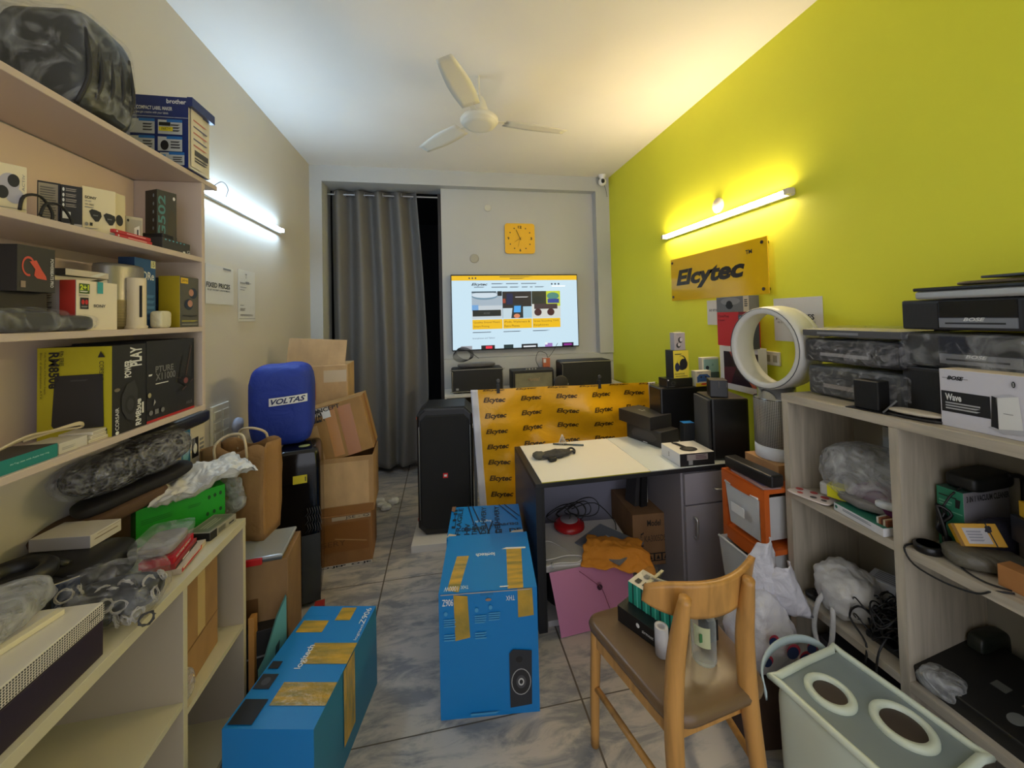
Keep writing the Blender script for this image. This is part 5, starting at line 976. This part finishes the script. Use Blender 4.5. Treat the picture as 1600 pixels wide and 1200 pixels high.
# white carrier bag on the floor
t=thing('carrier_bag','white plastic carrier bag with blue and red prints on the floor before the drawers','bag',(1.20,1.31,.241),radians(-5)); t.scale=(.82,.82,.78)
WPB=C(204,202,208,.35,'crumple')
MB().sup((0,0,.15),(.32,.24,.34),WPB,e=.75,taper=.25,amp=.03,fr=8,seed=21,n=56,flat=True).build('bag_body',t)
def ear(x0,y0,lean,h0=.24,hh=.34):
    def f(u,v): 
        w_=.16*(1-.65*v)+.01; return (x0+(u-.5)*w_*1.5+lean*v+.01*noise.noise(Vector((u*4,v*6,x0*9))),y0+.03*sin(u*5+v*3)+.015*noise.noise(Vector((u*7,v*7,3))),h0+hh*v-.04*abs(u-.5)*v)
    return f
MB().grid(ear(.0,.02,.06),14,18,WPB).build('handle',t,solid=.002); MB().grid(ear(.10,-.02,.02,.22,.26),12,16,WPB).build('handle',t,solid=.002)
for (x,z,r_) in((.03,.16,.028),(.09,.12,.03),(.12,.17,.022),(-.06,.22,.02),(-.09,.13,.02)):
    y=-.150-.012; 
    m=MB(); m.lathe([(0,0),(r_*1.15,.001)],C(190,60,80),(x+.006,y+.02,z+.006),18,'y'); m.lathe([(0,0),(r_,.001)],C(30,50,96),(x,y+.017,z),18,'y'); m.build('printed_circle',t)
o=carton('brown_box','low brown box on the floor carrying the white carrier bag','box',((1.20,1.32,0),(.24,.20,.24),radians(-8)),C(70,50,40,.8,'card'))
# ---------------- wooden shelving
t=thing('shelving_unit','pale grey wood shelving unit with open compartments at right','shelving',(1.68,.5,0))
W1=C(178,168,150,.5,'wood'); W2_=C(178,168,150,.5,'woody'); F0,B0=1.50-1.68,1.865-1.68
MB().box((F0,-.85,1.190),(B0,.975,1.224),W2_).build('top_board',t,bevel=.001)
for y in(-.30,.10,.53,.945): MB().box((F0+.001,y,0),(B0-.013,y+.028,1.1895),W1).build('upright_panel',t)
for z in(.80,.355):
    for a,b in((.558,.945),(.128,.53),(-.272,.10)): MB().box((F0+.0005,a+.0003,z-.03),(B0-.014,b-.0003,z),W2_).build('shelf_board',t)
MB().box((B0-.012,-.29,.0),(B0,.97,1.189),C(150,146,136,.6)).build('back_panel',t)
tp=1.2245; q1=.8005; q0=.3555
# ---- on top: wrapped players
def player(name,label,x0,yl,yr,z0,h,dep=.25,slim=False,group=None,yaw=0):
    cy_=(yl+yr)/2; w_=yl-yr; t=thing(name,label,'player' if not slim else 'player',(x0+dep/2,cy_,z0),radians(-90+yaw),group); return t,w_,h,dep
PB=C(40,40,44,.35); PS=C(150,152,156,.35,None,.5)
XP=1.605
t,w_,h,d=player('disc_player','slim silver disc player in plastic on the pair of wrapped players behind the black cube',XP,1.452,1.076,1.478,.034)
MB().box((-w_/2,-d/2,.006),(w_/2,d/2-.02,h),C(84,84,86,.4),{'T':C(170,164,140,.4)}).build('body',t,bevel=.003); MB().box((-w_*.32,-d/2-.001,.014),(w_*.12,-d/2-.0001,.024),PS).build('disc_tray',t)
for x in(-.135,.135): MB().box((x-.015,-.08,0),(x+.015,.08,.006),BLK).build('foot',t)
MB().sup((0,0,.022),(w_*1.03,d*.97,.048),FILM,e=.3,amp=.004,fr=14,seed=2,n=44).build('plastic_wrap',t)
for i,(yl,yr,z,h,c,lb) in enumerate(((1.445,1.085,1.372,.100,PB,'black disc player wrapped in plastic, upper of the pair behind the black cube'),(1.435,1.085,tp+.006,.125,C(70,72,74,.35),'grey disc player wrapped in plastic, resting on the shelving top behind the black cube'))):
    t,w_,h,d=player('disc_player',lb,XP,yl,yr,z,h)
    MB().box((-w_/2,-d/2,.0),(w_/2,d/2-.02,h),c).build('body',t,bevel=.012); MB().box((-w_*.30,-d/2-.002,h*.28),(w_*.22,-d/2-.0001,h*.42),C(190,192,196,.25,None,.6)).build('disc_tray',t)
    MB().box((-w_*.4,-d/2-.0015,h*.6),(w_*.3,-d/2-.0001,h*.68),C(60,62,66)).build('trim_strip',t)
    MB().sup((0,-.008,h/2),(w_+.025,d+.0,h+.006),C(240,240,244,.1,'film',0,0,1.8),e=.3,amp=.006,fr=18,seed=3+i,n=60).build('plastic_wrap',t)
def wave(name,label,x0,yl,yr,z,h,wrapped=False,disp=True,rz=0):
    dep=.22; t=thing(name,label,'music system',(x0+dep/2,(yl+yr)/2,z),radians(-90+rz)); w_=yl-yr; d=dep
    MB().box((-w_/2,-d/2,.006),(w_/2,d/2,h),C(44,43,45,.4)).build('body',t,bevel=.006)
    for s in(-1,1):
        MB().box((s*w_*.5-s*.005,-d/2-.002,.012),(s*w_*.24,-d/2-.0001,h-.012),C(40,38,38,.6,'grille',0,0,300)).build('speaker_grille',t)
        MB().box((s*w_*.3-.02,-.06,0),(s*w_*.3+.02,.06,.006),BLK).build('foot',t)
    MB().box((-w_*.23,-d/2-.002,h*.45),(w_*.22,-d/2-.0001,h*.93),C(14,18,24,.08)).build('display',t)
    o=MB().box((-w_*.23,-d/2-.004,h*.14),(w_*.22,-d/2-.0001,h*.42),C(140,142,148,.3,None,.5)).box((-w_*.19,-d/2-.0045,h*.24),(w_*.16,-d/2-.0041,h*.29),DK).build('disc_slot_panel',t)
    MB().text('BOSE',(-.03,-d/2-.005,h*.33),(.05,0,0),(0,0,.011),TX,.03,.3).build('lettering',t)
    if wrapped: MB().sup((0,-.004,h/2),(w_+.02,d+.02,h+.004),FILM,e=.2,amp=.006,fr=12,seed=7,n=60).build('plastic_wrap',t)
    return t
wave('music_system','black music system at the bottom of the right hand stack behind the white printed box',1.635,1.10,.70,tp,.165)
wave('music_system','plastic wrapped black music system in the middle of the right hand stack',1.635,1.10,.69,1.395,.113,True)
wave('music_system','black music system with a glossy display, topmost of the right hand stack',1.635,1.092,.70,1.515,.108)
zl=1.6242
t=thing('laptop','closed silver and black laptop on top of the right hand stack','laptop',(1.74,.85,zl),radians(-92))
MB().box((-.19,-.125,.0),(.2,.12,.028),C(176,176,174,.35,None,.3)).build('base',t,bevel=.008,seg=3); MB().box((-.192,-.128,.0285),(.2,.12,.040),C(26,26,28,.25)).build('lid',t,bevel=.003)
o=MB().sup((0,0,.008),(.28,.16,.016),C(96,84,64,.6,'crumple'),e=.5,amp=.003).build('folder',None,(1.73,.83,zl+.0405),radians(-80)); tag(o,'thin brown folder lying on the closed laptop','folder')
o=carton('tablet','thin dark tablet lying on the brown folder atop the laptop','tablet',((1.73,.79,zl+.0605),(.2,.16,.008),radians(-95)),C(60,60,62,.3),bevel=.002)
# Wave adapter box
at=bX(1.55,(1467,580),(1606,584),.08,tp)
WX=C(210,208,216,.45)
o=carton('wave_box','white box with a black stripe and a drawn adapter on the shelving top','box',at,WX,[('t','F',.10,.82,.31,.89,'BOSE',BLK,{'b':.05,'s':.35}),('r','F',.04,.845,.36,.852,BLK),('r','F',.02,.26,.60,.62,BLK),('t','F',.07,.46,.27,.58,'Wave',TX,{'b':.03}),('l','F',.07,.30,.5,.44,3,C(170,170,170)),
 ('q','F',[(.60,.14),(.68,.12),(.68,.62),(.62,.64)],BLK),('q','F',[(.68,.12),(.93,.17),(.90,.68),(.67,.62)],TX),('q','F',[(.62,.64),(.68,.62),(.90,.68),(.82,.70)],C(190,190,196)),('q','F',[(.56,.12),(.72,.06),(1,.1),(.95,.17),(.68,.12),(.62,.14)],C(180,180,186)),('r','F',.675,.12,.681,.63,BLK),('r','F',.74,.38,.84,.39,GRY),('c','F',.86,.86,.02,.05,BLK),('t','F',.853,.83,.867,.89,'B',TX)],fm={'T':C(200,186,160)})
# cube, tray, pouches
P=onZ((1360,620),tp)
t=thing('satellite_speaker','small black cube speaker on a stand on the shelving top','speaker',(1.555,1.145,tp),radians(-84))
MB().cbox((0,0,.056),(.078,.062,.105),C(18,18,18,.5)).build('cube',t,bevel=.004); MB().box((-.06,-.045,0),(.07,.035,.0028),BLK).build('stand_plate',t)
MB().bar((.05,-.03,.003),(.085,-.02,.05),.005,.005,C(110,110,110)).build('stand_arm',t)
P=onZ((1400,640),tp)
t=thing('wallet_pouch','flat cream and black glasses pouch lying before the players','pouch',(1.56,1.015,tp),radians(-84))
MB().sup((0,0,.006),(.15,.075,.012),C(34,32,32,.4,'crumple'),e=.7,amp=.003).build('lower_flap',t); MB().sup((0,-.005,.021),(.14,.07,.016),C(196,186,168,.45),e=.8,amp=.002).build('upper_flap',t)
# ---- compartment 1 upper (Y 1.058..1.445)
def inz(p,z): return onZ(p,z)
o=carton('label_card','white printed card standing at the back of the upper left compartment','card',((1.83,1.20,q1),(.20,.012,.30),radians(-82)),C(176,180,180),[('l','F',.1,.8,.5,.95,3,GRY),('r','F',.35,.82,.45,.93,DK)],bevel=.001)
t=thing('clear_bag','big clear plastic bag holding coloured packets in the upper left compartment','bag',(1.665,1.22,q1),radians(-90))
MB().sup((.0,0,.14),(.33,.26,.21),SHEET,e=.7,amp=.02,fr=8,seed=3,n=52).build('plastic_bag',t)
MB().sup((.06,-.03,.07),(.2,.16,.1),C(96,30,76,.4),e=.6,amp=.01,seed=5).build('purple_packet',t)
o=carton('yellow_packet','shiny packet with a yellow band in the upper left compartment','packet',((1.575,1.30,q1+.03),(.11,.05,.05),radians(-70)),C(180,176,170,.25,'crumple'),[('r','F',.25,0,.8,1,C(214,206,30)),('r','T',.25,0,.8,1,C(214,206,30))],bevel=.008)
o=MB().sup((0,0,.02),(.20,.12,.045),C(120,116,112,.3,'crumple'),e=.7,amp=.012,fr=14,seed=9,flat=True).build('foil_packet',None,(1.60,1.19,q1+.035),radians(-75)); tag(o,'crumpled black and silver packet under the clear bag','packet')
o=MB().sup((0,0,.012),(.10,.05,.026),C(206,210,214,.4),e=.6).build('small_packet',None,(1.57,1.10,q1+.075),radians(-60)); tag(o,'small white packet beside the clear bag near the middle upright','packet')
t=carton('green_white_box','green and white box lying at the front of the upper left compartment','box',((1.565,1.17,q1),(.19,.12,.030),radians(-97)),C(40,110,90,.5),[('l','F',.2,.45,.8,.8,2,C(120,130,140)),('c','F',.06,.6,.03,.2,C(40,110,90))],fm={'F':C(214,214,216),'R':C(214,214,216)})
o=MB().sup((0,0,.004),(.16,.09,.008),C(216,202,196,.6),e=.4,amp=.002).build('patterned_envelope',None,(1.525,1.375,q1+.004),radians(-75)); tag(o,'white envelope with red leaf pattern at the left front corner of the shelf','envelope')
m=MB()
for k,(x,y,r_) in enumerate(((-.05,.015,.014),(.0,.025,.014),(.045,.015,.015),(-.03,-.02,.011),(.02,-.02,.012),(.055,-.015,.01))): m.lathe([(0,0),(r_,.0002)],C(186,80,76) if k<4 else C(90,84,80),(x,y,.009),16)
m.build('leaf_pattern',o)
for i in range(5): 
    o=MB().box((-.085,-.003,0),(.085,.003,.05),C(*((120,66,40),(196,180,150),(96,50,36),(150,96,60),(206,200,190))[i],.5)).build('booklet',None,(1.60,1.085+.010*i-.002,q1+.001),rot=(0,0,radians(2*i-3))); tag(o,('brown','cream','dark brown','tan','white')[i]+' thin booklet standing against the middle upright panel','booklet')
# ---- compartment 1 lower
t=thing('knotted_bag','knotted white plastic bag with hanging handle loop on the lower left shelf','bag',(1.60,1.30,q0),radians(-85))
WPB2=C(196,194,190,.4,'crumple')
MB().sup((0,0,.10),(.20,.19,.18),WPB2,e=.75,amp=.025,fr=10,seed=11,n=52,flat=True).build('bag_body',t)
MB().tube([(-.02,-.07,.10),(-.04,-.105,.05),(-.055,-.115,-.06),(-.03,-.12,-.13),(.005,-.115,-.10),(.015,-.11,-.0),(.0,-.085,.07)],lambda s:.009,WPB2,n=8).build('handle_loop',t)
o=MB().sup((0,0,.016),(.07,.05,.032),C(24,22,22,.4),e=.7,amp=.005,fr=20).build('black_plug',None,(1.55,1.40,q0)); tag(o,'small black plug at the left corner of the lower left shelf','plug')
m=MB(); rg=random.Random(11)
for k in range(40):
    c=Vector((1.60+rg.uniform(-.05,.12),1.125+rg.uniform(-.015,.07),q0+rg.uniform(.045,.13))); r1=rg.uniform(.03,.055); ph=rg.uniform(0,6)
    m.tube([(c.x+r1*cos(a+ph),c.y+r1*.8*sin(a+ph)*1.0,max(q0+.005,c.z+.025*sin(2*a+k))) for a in [i*2*pi/9 for i in range(9)]],.0028,CABLE,n=5,closed=True,sub=3)
m.tube([(1.56,1.18,q0+.1),(1.52,1.2,q0+.12),(1.53,1.24,q0+.05),(1.51,1.17,q0+.01),(1.49,1.16,q0-.05)],.0035,CABLE)
m.tube([(1.56,1.12,q0+.08),(1.50,1.12,q0+.02),(1.485,1.12,q0-.08),(1.49,1.10,q0-.16)],.0035,CABLE)
o=m.build('cable_tangle'); tag(o,'heap of tangled black cables on the lower left shelf','cables'); 
o=carton('black_device','flat black device under the cable tangle on the lower left shelf','device',((1.62,1.13,q0),(.16,.12,.024),radians(-88)),C(20,20,22,.3),bevel=.006)
o=carton('paper_stack','stack of white papers sticking out behind the knotted bag','papers',((1.74,1.22,q0),(.16,.09,.16),radians(-70)),C(186,186,190,.4),[('l','T',.1,.1,.9,.9,5,GRY)],bevel=.002)
o=MB().sup((0,0,.07),(.2,.1,.14),SHEET,e=.6,amp=.02,fr=12,seed=33).build('clear_film',None,(1.77,1.13,q0),radians(-90)); tag(o,'crumpled clear film at the back of the lower left shelf','film')
# ---- compartment 2 upper (Y .628..1.03)
t=thing('vacuum_box','green and grey box printed VACUUM CLEANER in the upper right compartment','box',(1.735,.985,q1),radians(-90))
vd=(.068,.20,.195); m=MB().box((-vd[0]/2,-vd[1]/2,0),(vd[0]/2,vd[1]/2,vd[2]),C(46,130,100,.5),{'R':C(150,148,156,.5),'T':C(60,90,80)})
for i,dc in enumerate([('t','R',.06,.84,.98,.94,'3 IN 1 VACUUM CLEANER',DK,{'b':.03}),('r','F',.1,.86,.75,.88,DK),('q','F',[(.7,.72),(.85,.72),(.9,.86),(.72,.86)],DK),('r','F',.05,.62,.95,.64,C(110,180,150)),('l','F',.1,.7,.6,.8,2,C(110,180,150)),('r','R',.1,.05,.3,.3,DK)]): decal(m,frame(vd,dc[1]),dc,i)
m.build('carton_body',t,bevel=.002)
o=MB().sup((0,0,.025),(.20,.085,.05),C(22,24,24,.45),e=.35,amp=.002).build('black_case',None,(1.75,.975,q1+.197),radians(4)); tag(o,'black zip case with strap on the green vacuum box','case')
MB().tube([(.05,-.04,.045),(.09,-.055,.04),(.10,-.055,.0),(.085,-.06,-.05),(.07,-.06,-.09)],.008,C(18,18,20,.6)).build('strap',o)
m=MB()
for k in range(5): m.tube([(.0+.01*k,.0,.0),(.014*cos(k),.01,.05),(.01,.02*sin(k),.10),(-.01,.01,.12),(-.012,-.01,.05),(.0,-.01,-.01)],.005,CABLE,n=6,closed=True)
m.tube([(0,0,.12),(.02,-.01,.16),(.06,-.02,.19)],.003,CABLE)
o=m.build('cable_bundle',None,(1.605,.985,q1+.02)); tag(o,'bundled black cable hanging before the green side of the vacuum box','cable')
o=MB().sup((0,0,.06),(.17,.06,.13),C(34,32,46,.6,'crumple'),e=.7,amp=.012,fr=14,seed=6).build('dark_cloth_pouch',None,(1.70,.905,q1),radians(-8)); tag(o,'dark purple cloth pouch standing before the vacuum box','pouch')
o=carton('film_box','yellow film box with a white label, in front of the vacuum box','box',((1.615,.90,q1+.058),(.10,.03,.062),radians(-38)),C(214,160,30,.4),[('r','F',.2,.12,.72,.8,C(196,194,200)),('r','F',.0,0,.08,1,C(140,100,20)),('l','F',.26,.2,.6,.7,4,C(150,150,160)),('r','F',.76,0,.79,1,DK)]); o.rotation_euler=(radians(-30),radians(-12),radians(-38))
o=carton('support_carton','plain dark carton carrying the black lettered box at the right edge','box',((1.70,.80,q1),(.10,.07,.098),radians(-30)),C(70,60,50))
o=carton('battery_box','black box with white lettering at the right edge of the upper right compartment','box',((1.70,.80,q1+.0985),(.13,.07,.075),radians(-30)),C(26,30,40,.4),[('t','F',.06,.68,.9,.88,'Panasonic',TX,{'b':.04}),('l','F',.12,.15,.95,.45,4,GRY),('r','F',0,0,.02,1,GRY)])
o=carton('film_box','small yellow box on top of the black lettered box','box',((1.69,.80,q1+.174),(.09,.055,.045),radians(-34)),C(220,170,30,.4),[('c','F',.5,.4,.15,.3,C(90,60,20))])
t=thing('round_puck','round black puck shaped device with a cable at the front of the shelf','device',(1.548,.993,q1))
MB().lathe([(0,0),(.036,0),(.038,.006),(.038,.02),(.034,.024),(0,.024)],C(20,20,22,.3),n=32,sy=.9).build('body',t); MB().lathe([(0,.0),(.03,.0)],C(80,92,84,.2),(0,0,.0245),28,sy=.9).build('glossy_top',t)
MB().tube([(-.02,.028,.01),(-.055,.03,.0),(-.062,-.0,-.035),(-.056,-.07,-.045),(-.052,-.14,-.03),(-.044,-.17,-.005),(-.02,-.2,.006)],.0028,CABLE).tube([(.03,-.01,.012),(.01,-.06,.006),(-.02,-.10,.004),(-.03,-.15,.004),(-.01,-.19,.005)],.0025,CABLE).build('cable',t)
o=MB().sup((0,0,.028),(.17,.11,.056),C(96,92,80,.45,'crumple'),e=.7,amp=.010,fr=10,seed=12,flat=True).build('olive_pouch',None,(1.61,.895,q1),radians(-30)); tag(o,'flat crumpled olive pouch lying beneath the yellow film box','pouch')
o=carton('cardboard_box','small brown cardboard box at the front of the upper right shelf edge','box',((1.572,.785,q1),(.05,.10,.06),radians(0)),C(176,120,66,.8,'card'))
# ---- compartment 2 lower
o=carton('black_case','large flat black case with pale stickers on the lower right shelf','case',((1.675,.83,q0),(.34,.30,.06),radians(-90)),C(18,18,18,.5),[('r','T',.35,.42,.45,.52,C(90,90,84)),('r','T',.55,.4,.66,.5,C(84,76,60)),('c','T',.6,.22,.05,.08,C(110,112,110))],bevel=.006)
o.rotation_euler=(radians(10),0,radians(-90)); o.location=(1.675,.865,q0+.02)
o=MB().sup((0,0,.04),(.10,.11,.06),SHEET,e=.7,amp=.014,fr=14,seed=15,n=44,flat=True).build('crumpled_film',None,(1.55,.97,q0),0); tag(o,'crumpled clear film spilling at the left of the large black case','film')
o=MB().sup((0,0,.07),(.14,.05,.14),C(30,36,30,.4),e=.4).build('rounded_case',None,(1.80,1.0,q0),radians(0)); tag(o,'dark green rounded case at the back of the lower right compartment','case')
# ---- floor under lower shelf, basket
t=thing('dark_box','dark box with printed paper on the floor under the shelving','box',(1.68,1.2,0)); MB().box((-.12,-.1,0),(.14,.2,.2),C(50,44,42)).build('body',t,bevel=.002); MB().box((-.1215,-.08,.03),(-.1202,.05,.14),C(120,120,120)).build('printed_paper',t)
far=onZ((1306,1010),.45); rzb=radians(-80.8); ex=Vector((cos(rzb),sin(rzb),0)); ey=Vector((-ex.y,ex.x,0)); ctr=far+ex*.165-ey*.145; zb=.09
t=thing('plastic_basket','pale grey green plastic basket with a carry handle and round rings on top','basket',(ctr.x,ctr.y,0),rzb)
PG_=C(206,216,200,.3)
MB().sup((0,0,.217),(.33,.28,.434),PG_,e=.18,taper=-.06,n=48).build('body',t)
m=MB(); w2,d2=.168,.147
m.tube([(-w2+.02,-d2,.44),(w2-.02,-d2,.44),(w2,-d2+.02,.44),(w2,d2-.02,.44),(w2-.02,d2,.44),(-w2+.02,d2,.44),(-w2,d2-.02,.44),(-w2,-d2+.02,.44)],.011,PG_,closed=True,sub=2); m.build('rim',t)
MB().box((-w2+.008,-d2+.008,.436),(w2-.008,d2-.008,.438),C(126,138,140,.3)).build('tray',t)
for x,y,r_ in((.055,.045,.062),(-.075,-.04,.055)):
    o=MB().lathe([(r_-.014,.438),(r_-.012,.449),(r_,.452),(r_+.008,.445),(r_+.008,.438)],PG_,(x,y,0),40).build('ring',t); MB().cyl((x,y,.4385),r_-.014,.002,C(60,50,44,.4),32).build('inner_dish',o)
hm=MB()
def hand(u,v): a=pi*u; return (-.172-.055*sin(a),-.155*cos(a)-.02,.39+.012*2*(v-.5)+.075*sin(a)**.7)
hm.grid(hand,28,2,C(176,192,194,.44)); hm.build('carry_handle',t,solid=.006)
# ================================================= chair
t=thing('wooden_chair','oak chair with brown seat pad and curved backrest in the foreground','chair',(.762,1.21,0),radians(7))
OK=C(186,136,72,.4,'wood'); SE=C(122,98,68,.35,'fabric'); SE=C(112,88,62,.33)
m=MB(); 
def seatp(t_):  # rounded trapezoid outline
    return t_
out=[]; Wf,Wb,Dp=.235,.178,.215
cr=[(-Wf,Dp,.06),(-Wb,-Dp,.08),(Wb,-Dp,.08),(Wf,Dp,.06)]
n4=len(cr)
for i,(x,y,r_) in enumerate(cr):
    p=Vector((x,y)); a=Vector(cr[i-1][:2]); b=Vector(cr[(i+1)%4][:2]); e1=(a-p).normalized(); e2=(b-p).normalized()
    for k in range(9):
        s=k/8; q=(p+e1*r_)*(1-s)**2+2*p*s*(1-s)*1.0+(p+e2*r_)*s**2; out.append(q)
lv=[(.93,.425),(1.0,.432),(1.01,.445),(.99,.458),(.94,.466),(.6,.472),(.0,.474)]
vs_=[];fs=[]; N_=len(out)
for s,z in lv: vs_+=[(q.x*s,q.y*s,z) for q in out]
for j in range(len(lv)-1):
    for k in range(N_): fs.append((j*N_+k,(j+1)*N_+k,(j+1)*N_+(k+1)%N_,j*N_+(k+1)%N_))
fs.append(list(range(N_)))
m.add(vs_,fs,SE,True); m.build('seat',t)
fr_=MB().box((-.2,.155,.375),(.2,.18,.424),OK).box((-.16,-.18,.375),(.16,-.155,.424),OK); 
MB().bar((-.205,.16,.40),(-.155,-.17,.40),.022,.045,OK).build('seat_rail',t); MB().bar((.205,.16,.40),(.155,-.17,.40),.022,.045,OK).build('seat_rail',t); fr_.build('seat_frame',t)
for s in(-1,1):
    MB().tube([(s*.215,.19,.0),(s*.212,.185,.2),(s*.205,.175,.424)],lambda q:.015+.005*q,OK,n=12,sub=3).build('front_leg',t)
    MB().tube([(s*.150-.034,-.25,.0),(s*.145-.034,-.215,.22),(s*.138-.034,-.195,.42),(s*.128-.032,-.195,.60),(s*.120-.030,-.212,.73),(s*.115-.028,-.225,.805)],lambda q:.017+.010*sin(pi*min(1,q*1.05)),OK,n=14,sub=4).build('rear_leg',t)
    MB().tube([(s*.212,.18,.22),(s*.145-.034,-.21,.24)],.011,OK,n=10,sub=1).build('stretcher',t)
def br(u,v):
    a=(u-.5)*2; x=.205*a; y=-.195+.075*a*a-.012*(v-.5); h=.105*(1-abs(a)**5*.55)*(1-.12*a*a); z=.762+.012*a*a+(v-.5)*h
    return (x,y,z)
MB().grid(br,40,10,OK).build('backrest',t,solid=-.018,bevel=0)
# things on the seat
sz=.4745
A=onZ((981,930),sz);B=onZ((1030,1003),sz)
at=place(A,B,.10,sz,sz+.055)
o=carton('black_box','black box with a white round emblem, under the teal box on the chair','box',((.715,1.27,sz),(.20,.13,.055),radians(-62)),C(24,24,26,.4),[('c','F',.42,.6,.035,.14,TX),('t','F',.5,.35,.72,.55,'airmeet',TX)])
o=carton('teal_box','teal striped box with white top lying on the black box on the chair','box',((.745,1.28,sz+.0555),(.18,.10,.075),radians(-62)),C(40,150,128,.45),[('r','F',.1+.1*i,0,.13+.1*i,1,C(90,190,170) if i%2 else C(16,60,56)) for i in range(9)]+[('r','T',.1+.17*i,.15,.2+.17*i,.4,DK) for i in range(5)]+[('r','T',.15+.2*i,.6,.25+.2*i,.8,GRY) for i in range(4)],fm={'T':C(214,206,190)})
zt2=sz+.1315
for i,(dx,dy,L,a,c,lb,cat) in enumerate(((.0,.02,.13,30,(206,196,160),'pale wooden stick lying across the teal box','stick'),(.03,-.01,.10,-35,(150,146,136),'thin grey rod lying on the teal box on the chair','rod'))):
    a=radians(a); o=MB().bar((-L/2*cos(a),-L/2*sin(a),.003+.004*i),(L/2*cos(a),L/2*sin(a),.003+.004*i),.010-.004*i,.004,C(*c)).build(cat if cat!='rod' else 'thin_rod',None,(.755+dx,1.30+dy,zt2+.001)); tag(o,lb,cat)
o=MB().sup((0,0,.012),(.07,.055,.024),C(120,116,84,.2,'film'),e=.7,amp=.006,fr=25).build('clear_packet',None,(.755,1.335,zt2),.4); tag(o,'small clear packet of parts on the far end of the teal box','packet')
o=MB().lathe([(.011,0),(.0215,0),(.0215,.09),(.011,.09),(.011,0)],C(196,194,200,.35),n=28).build('tape_roll',None,(.690,1.17,sz)); tag(o,'white translucent roll standing on the chair seat','roll')
t=thing('glass_bottle','clear glass bottle with a green label standing on the chair seat behind the backrest','bottle',(.812,1.125,sz)); t.scale=(1.1,1.1,1.15)
MB().lathe([(0,.002),(.032,.002),(.034,.008),(.034,.11),(.024,.135),(.0135,.15),(.013,.175),(.0135,.176)],C(225,232,230,.05,'glass'),n=32).build('glass',t)
MB().grid(lambda u,v:(.0347*cos(pi*(1.05+.42*u)),.0347*sin(pi*(1.05+.42*u)),.055+.055*v),10,1,C(186,190,150,.5)).box((-.031,-.0262,.07),(-.018,-.0240,.092),C(50,110,60)).build('label',t)
MB().lathe([(.0145,.162),(.0145,.182),(0,.183)],C(60,60,60),n=20).build('cap',t)
o=carton('black_block','small black block on the chair seat right of the glass bottle','block',((.885,1.20,sz),(.04,.05,.07),.1),BLK)
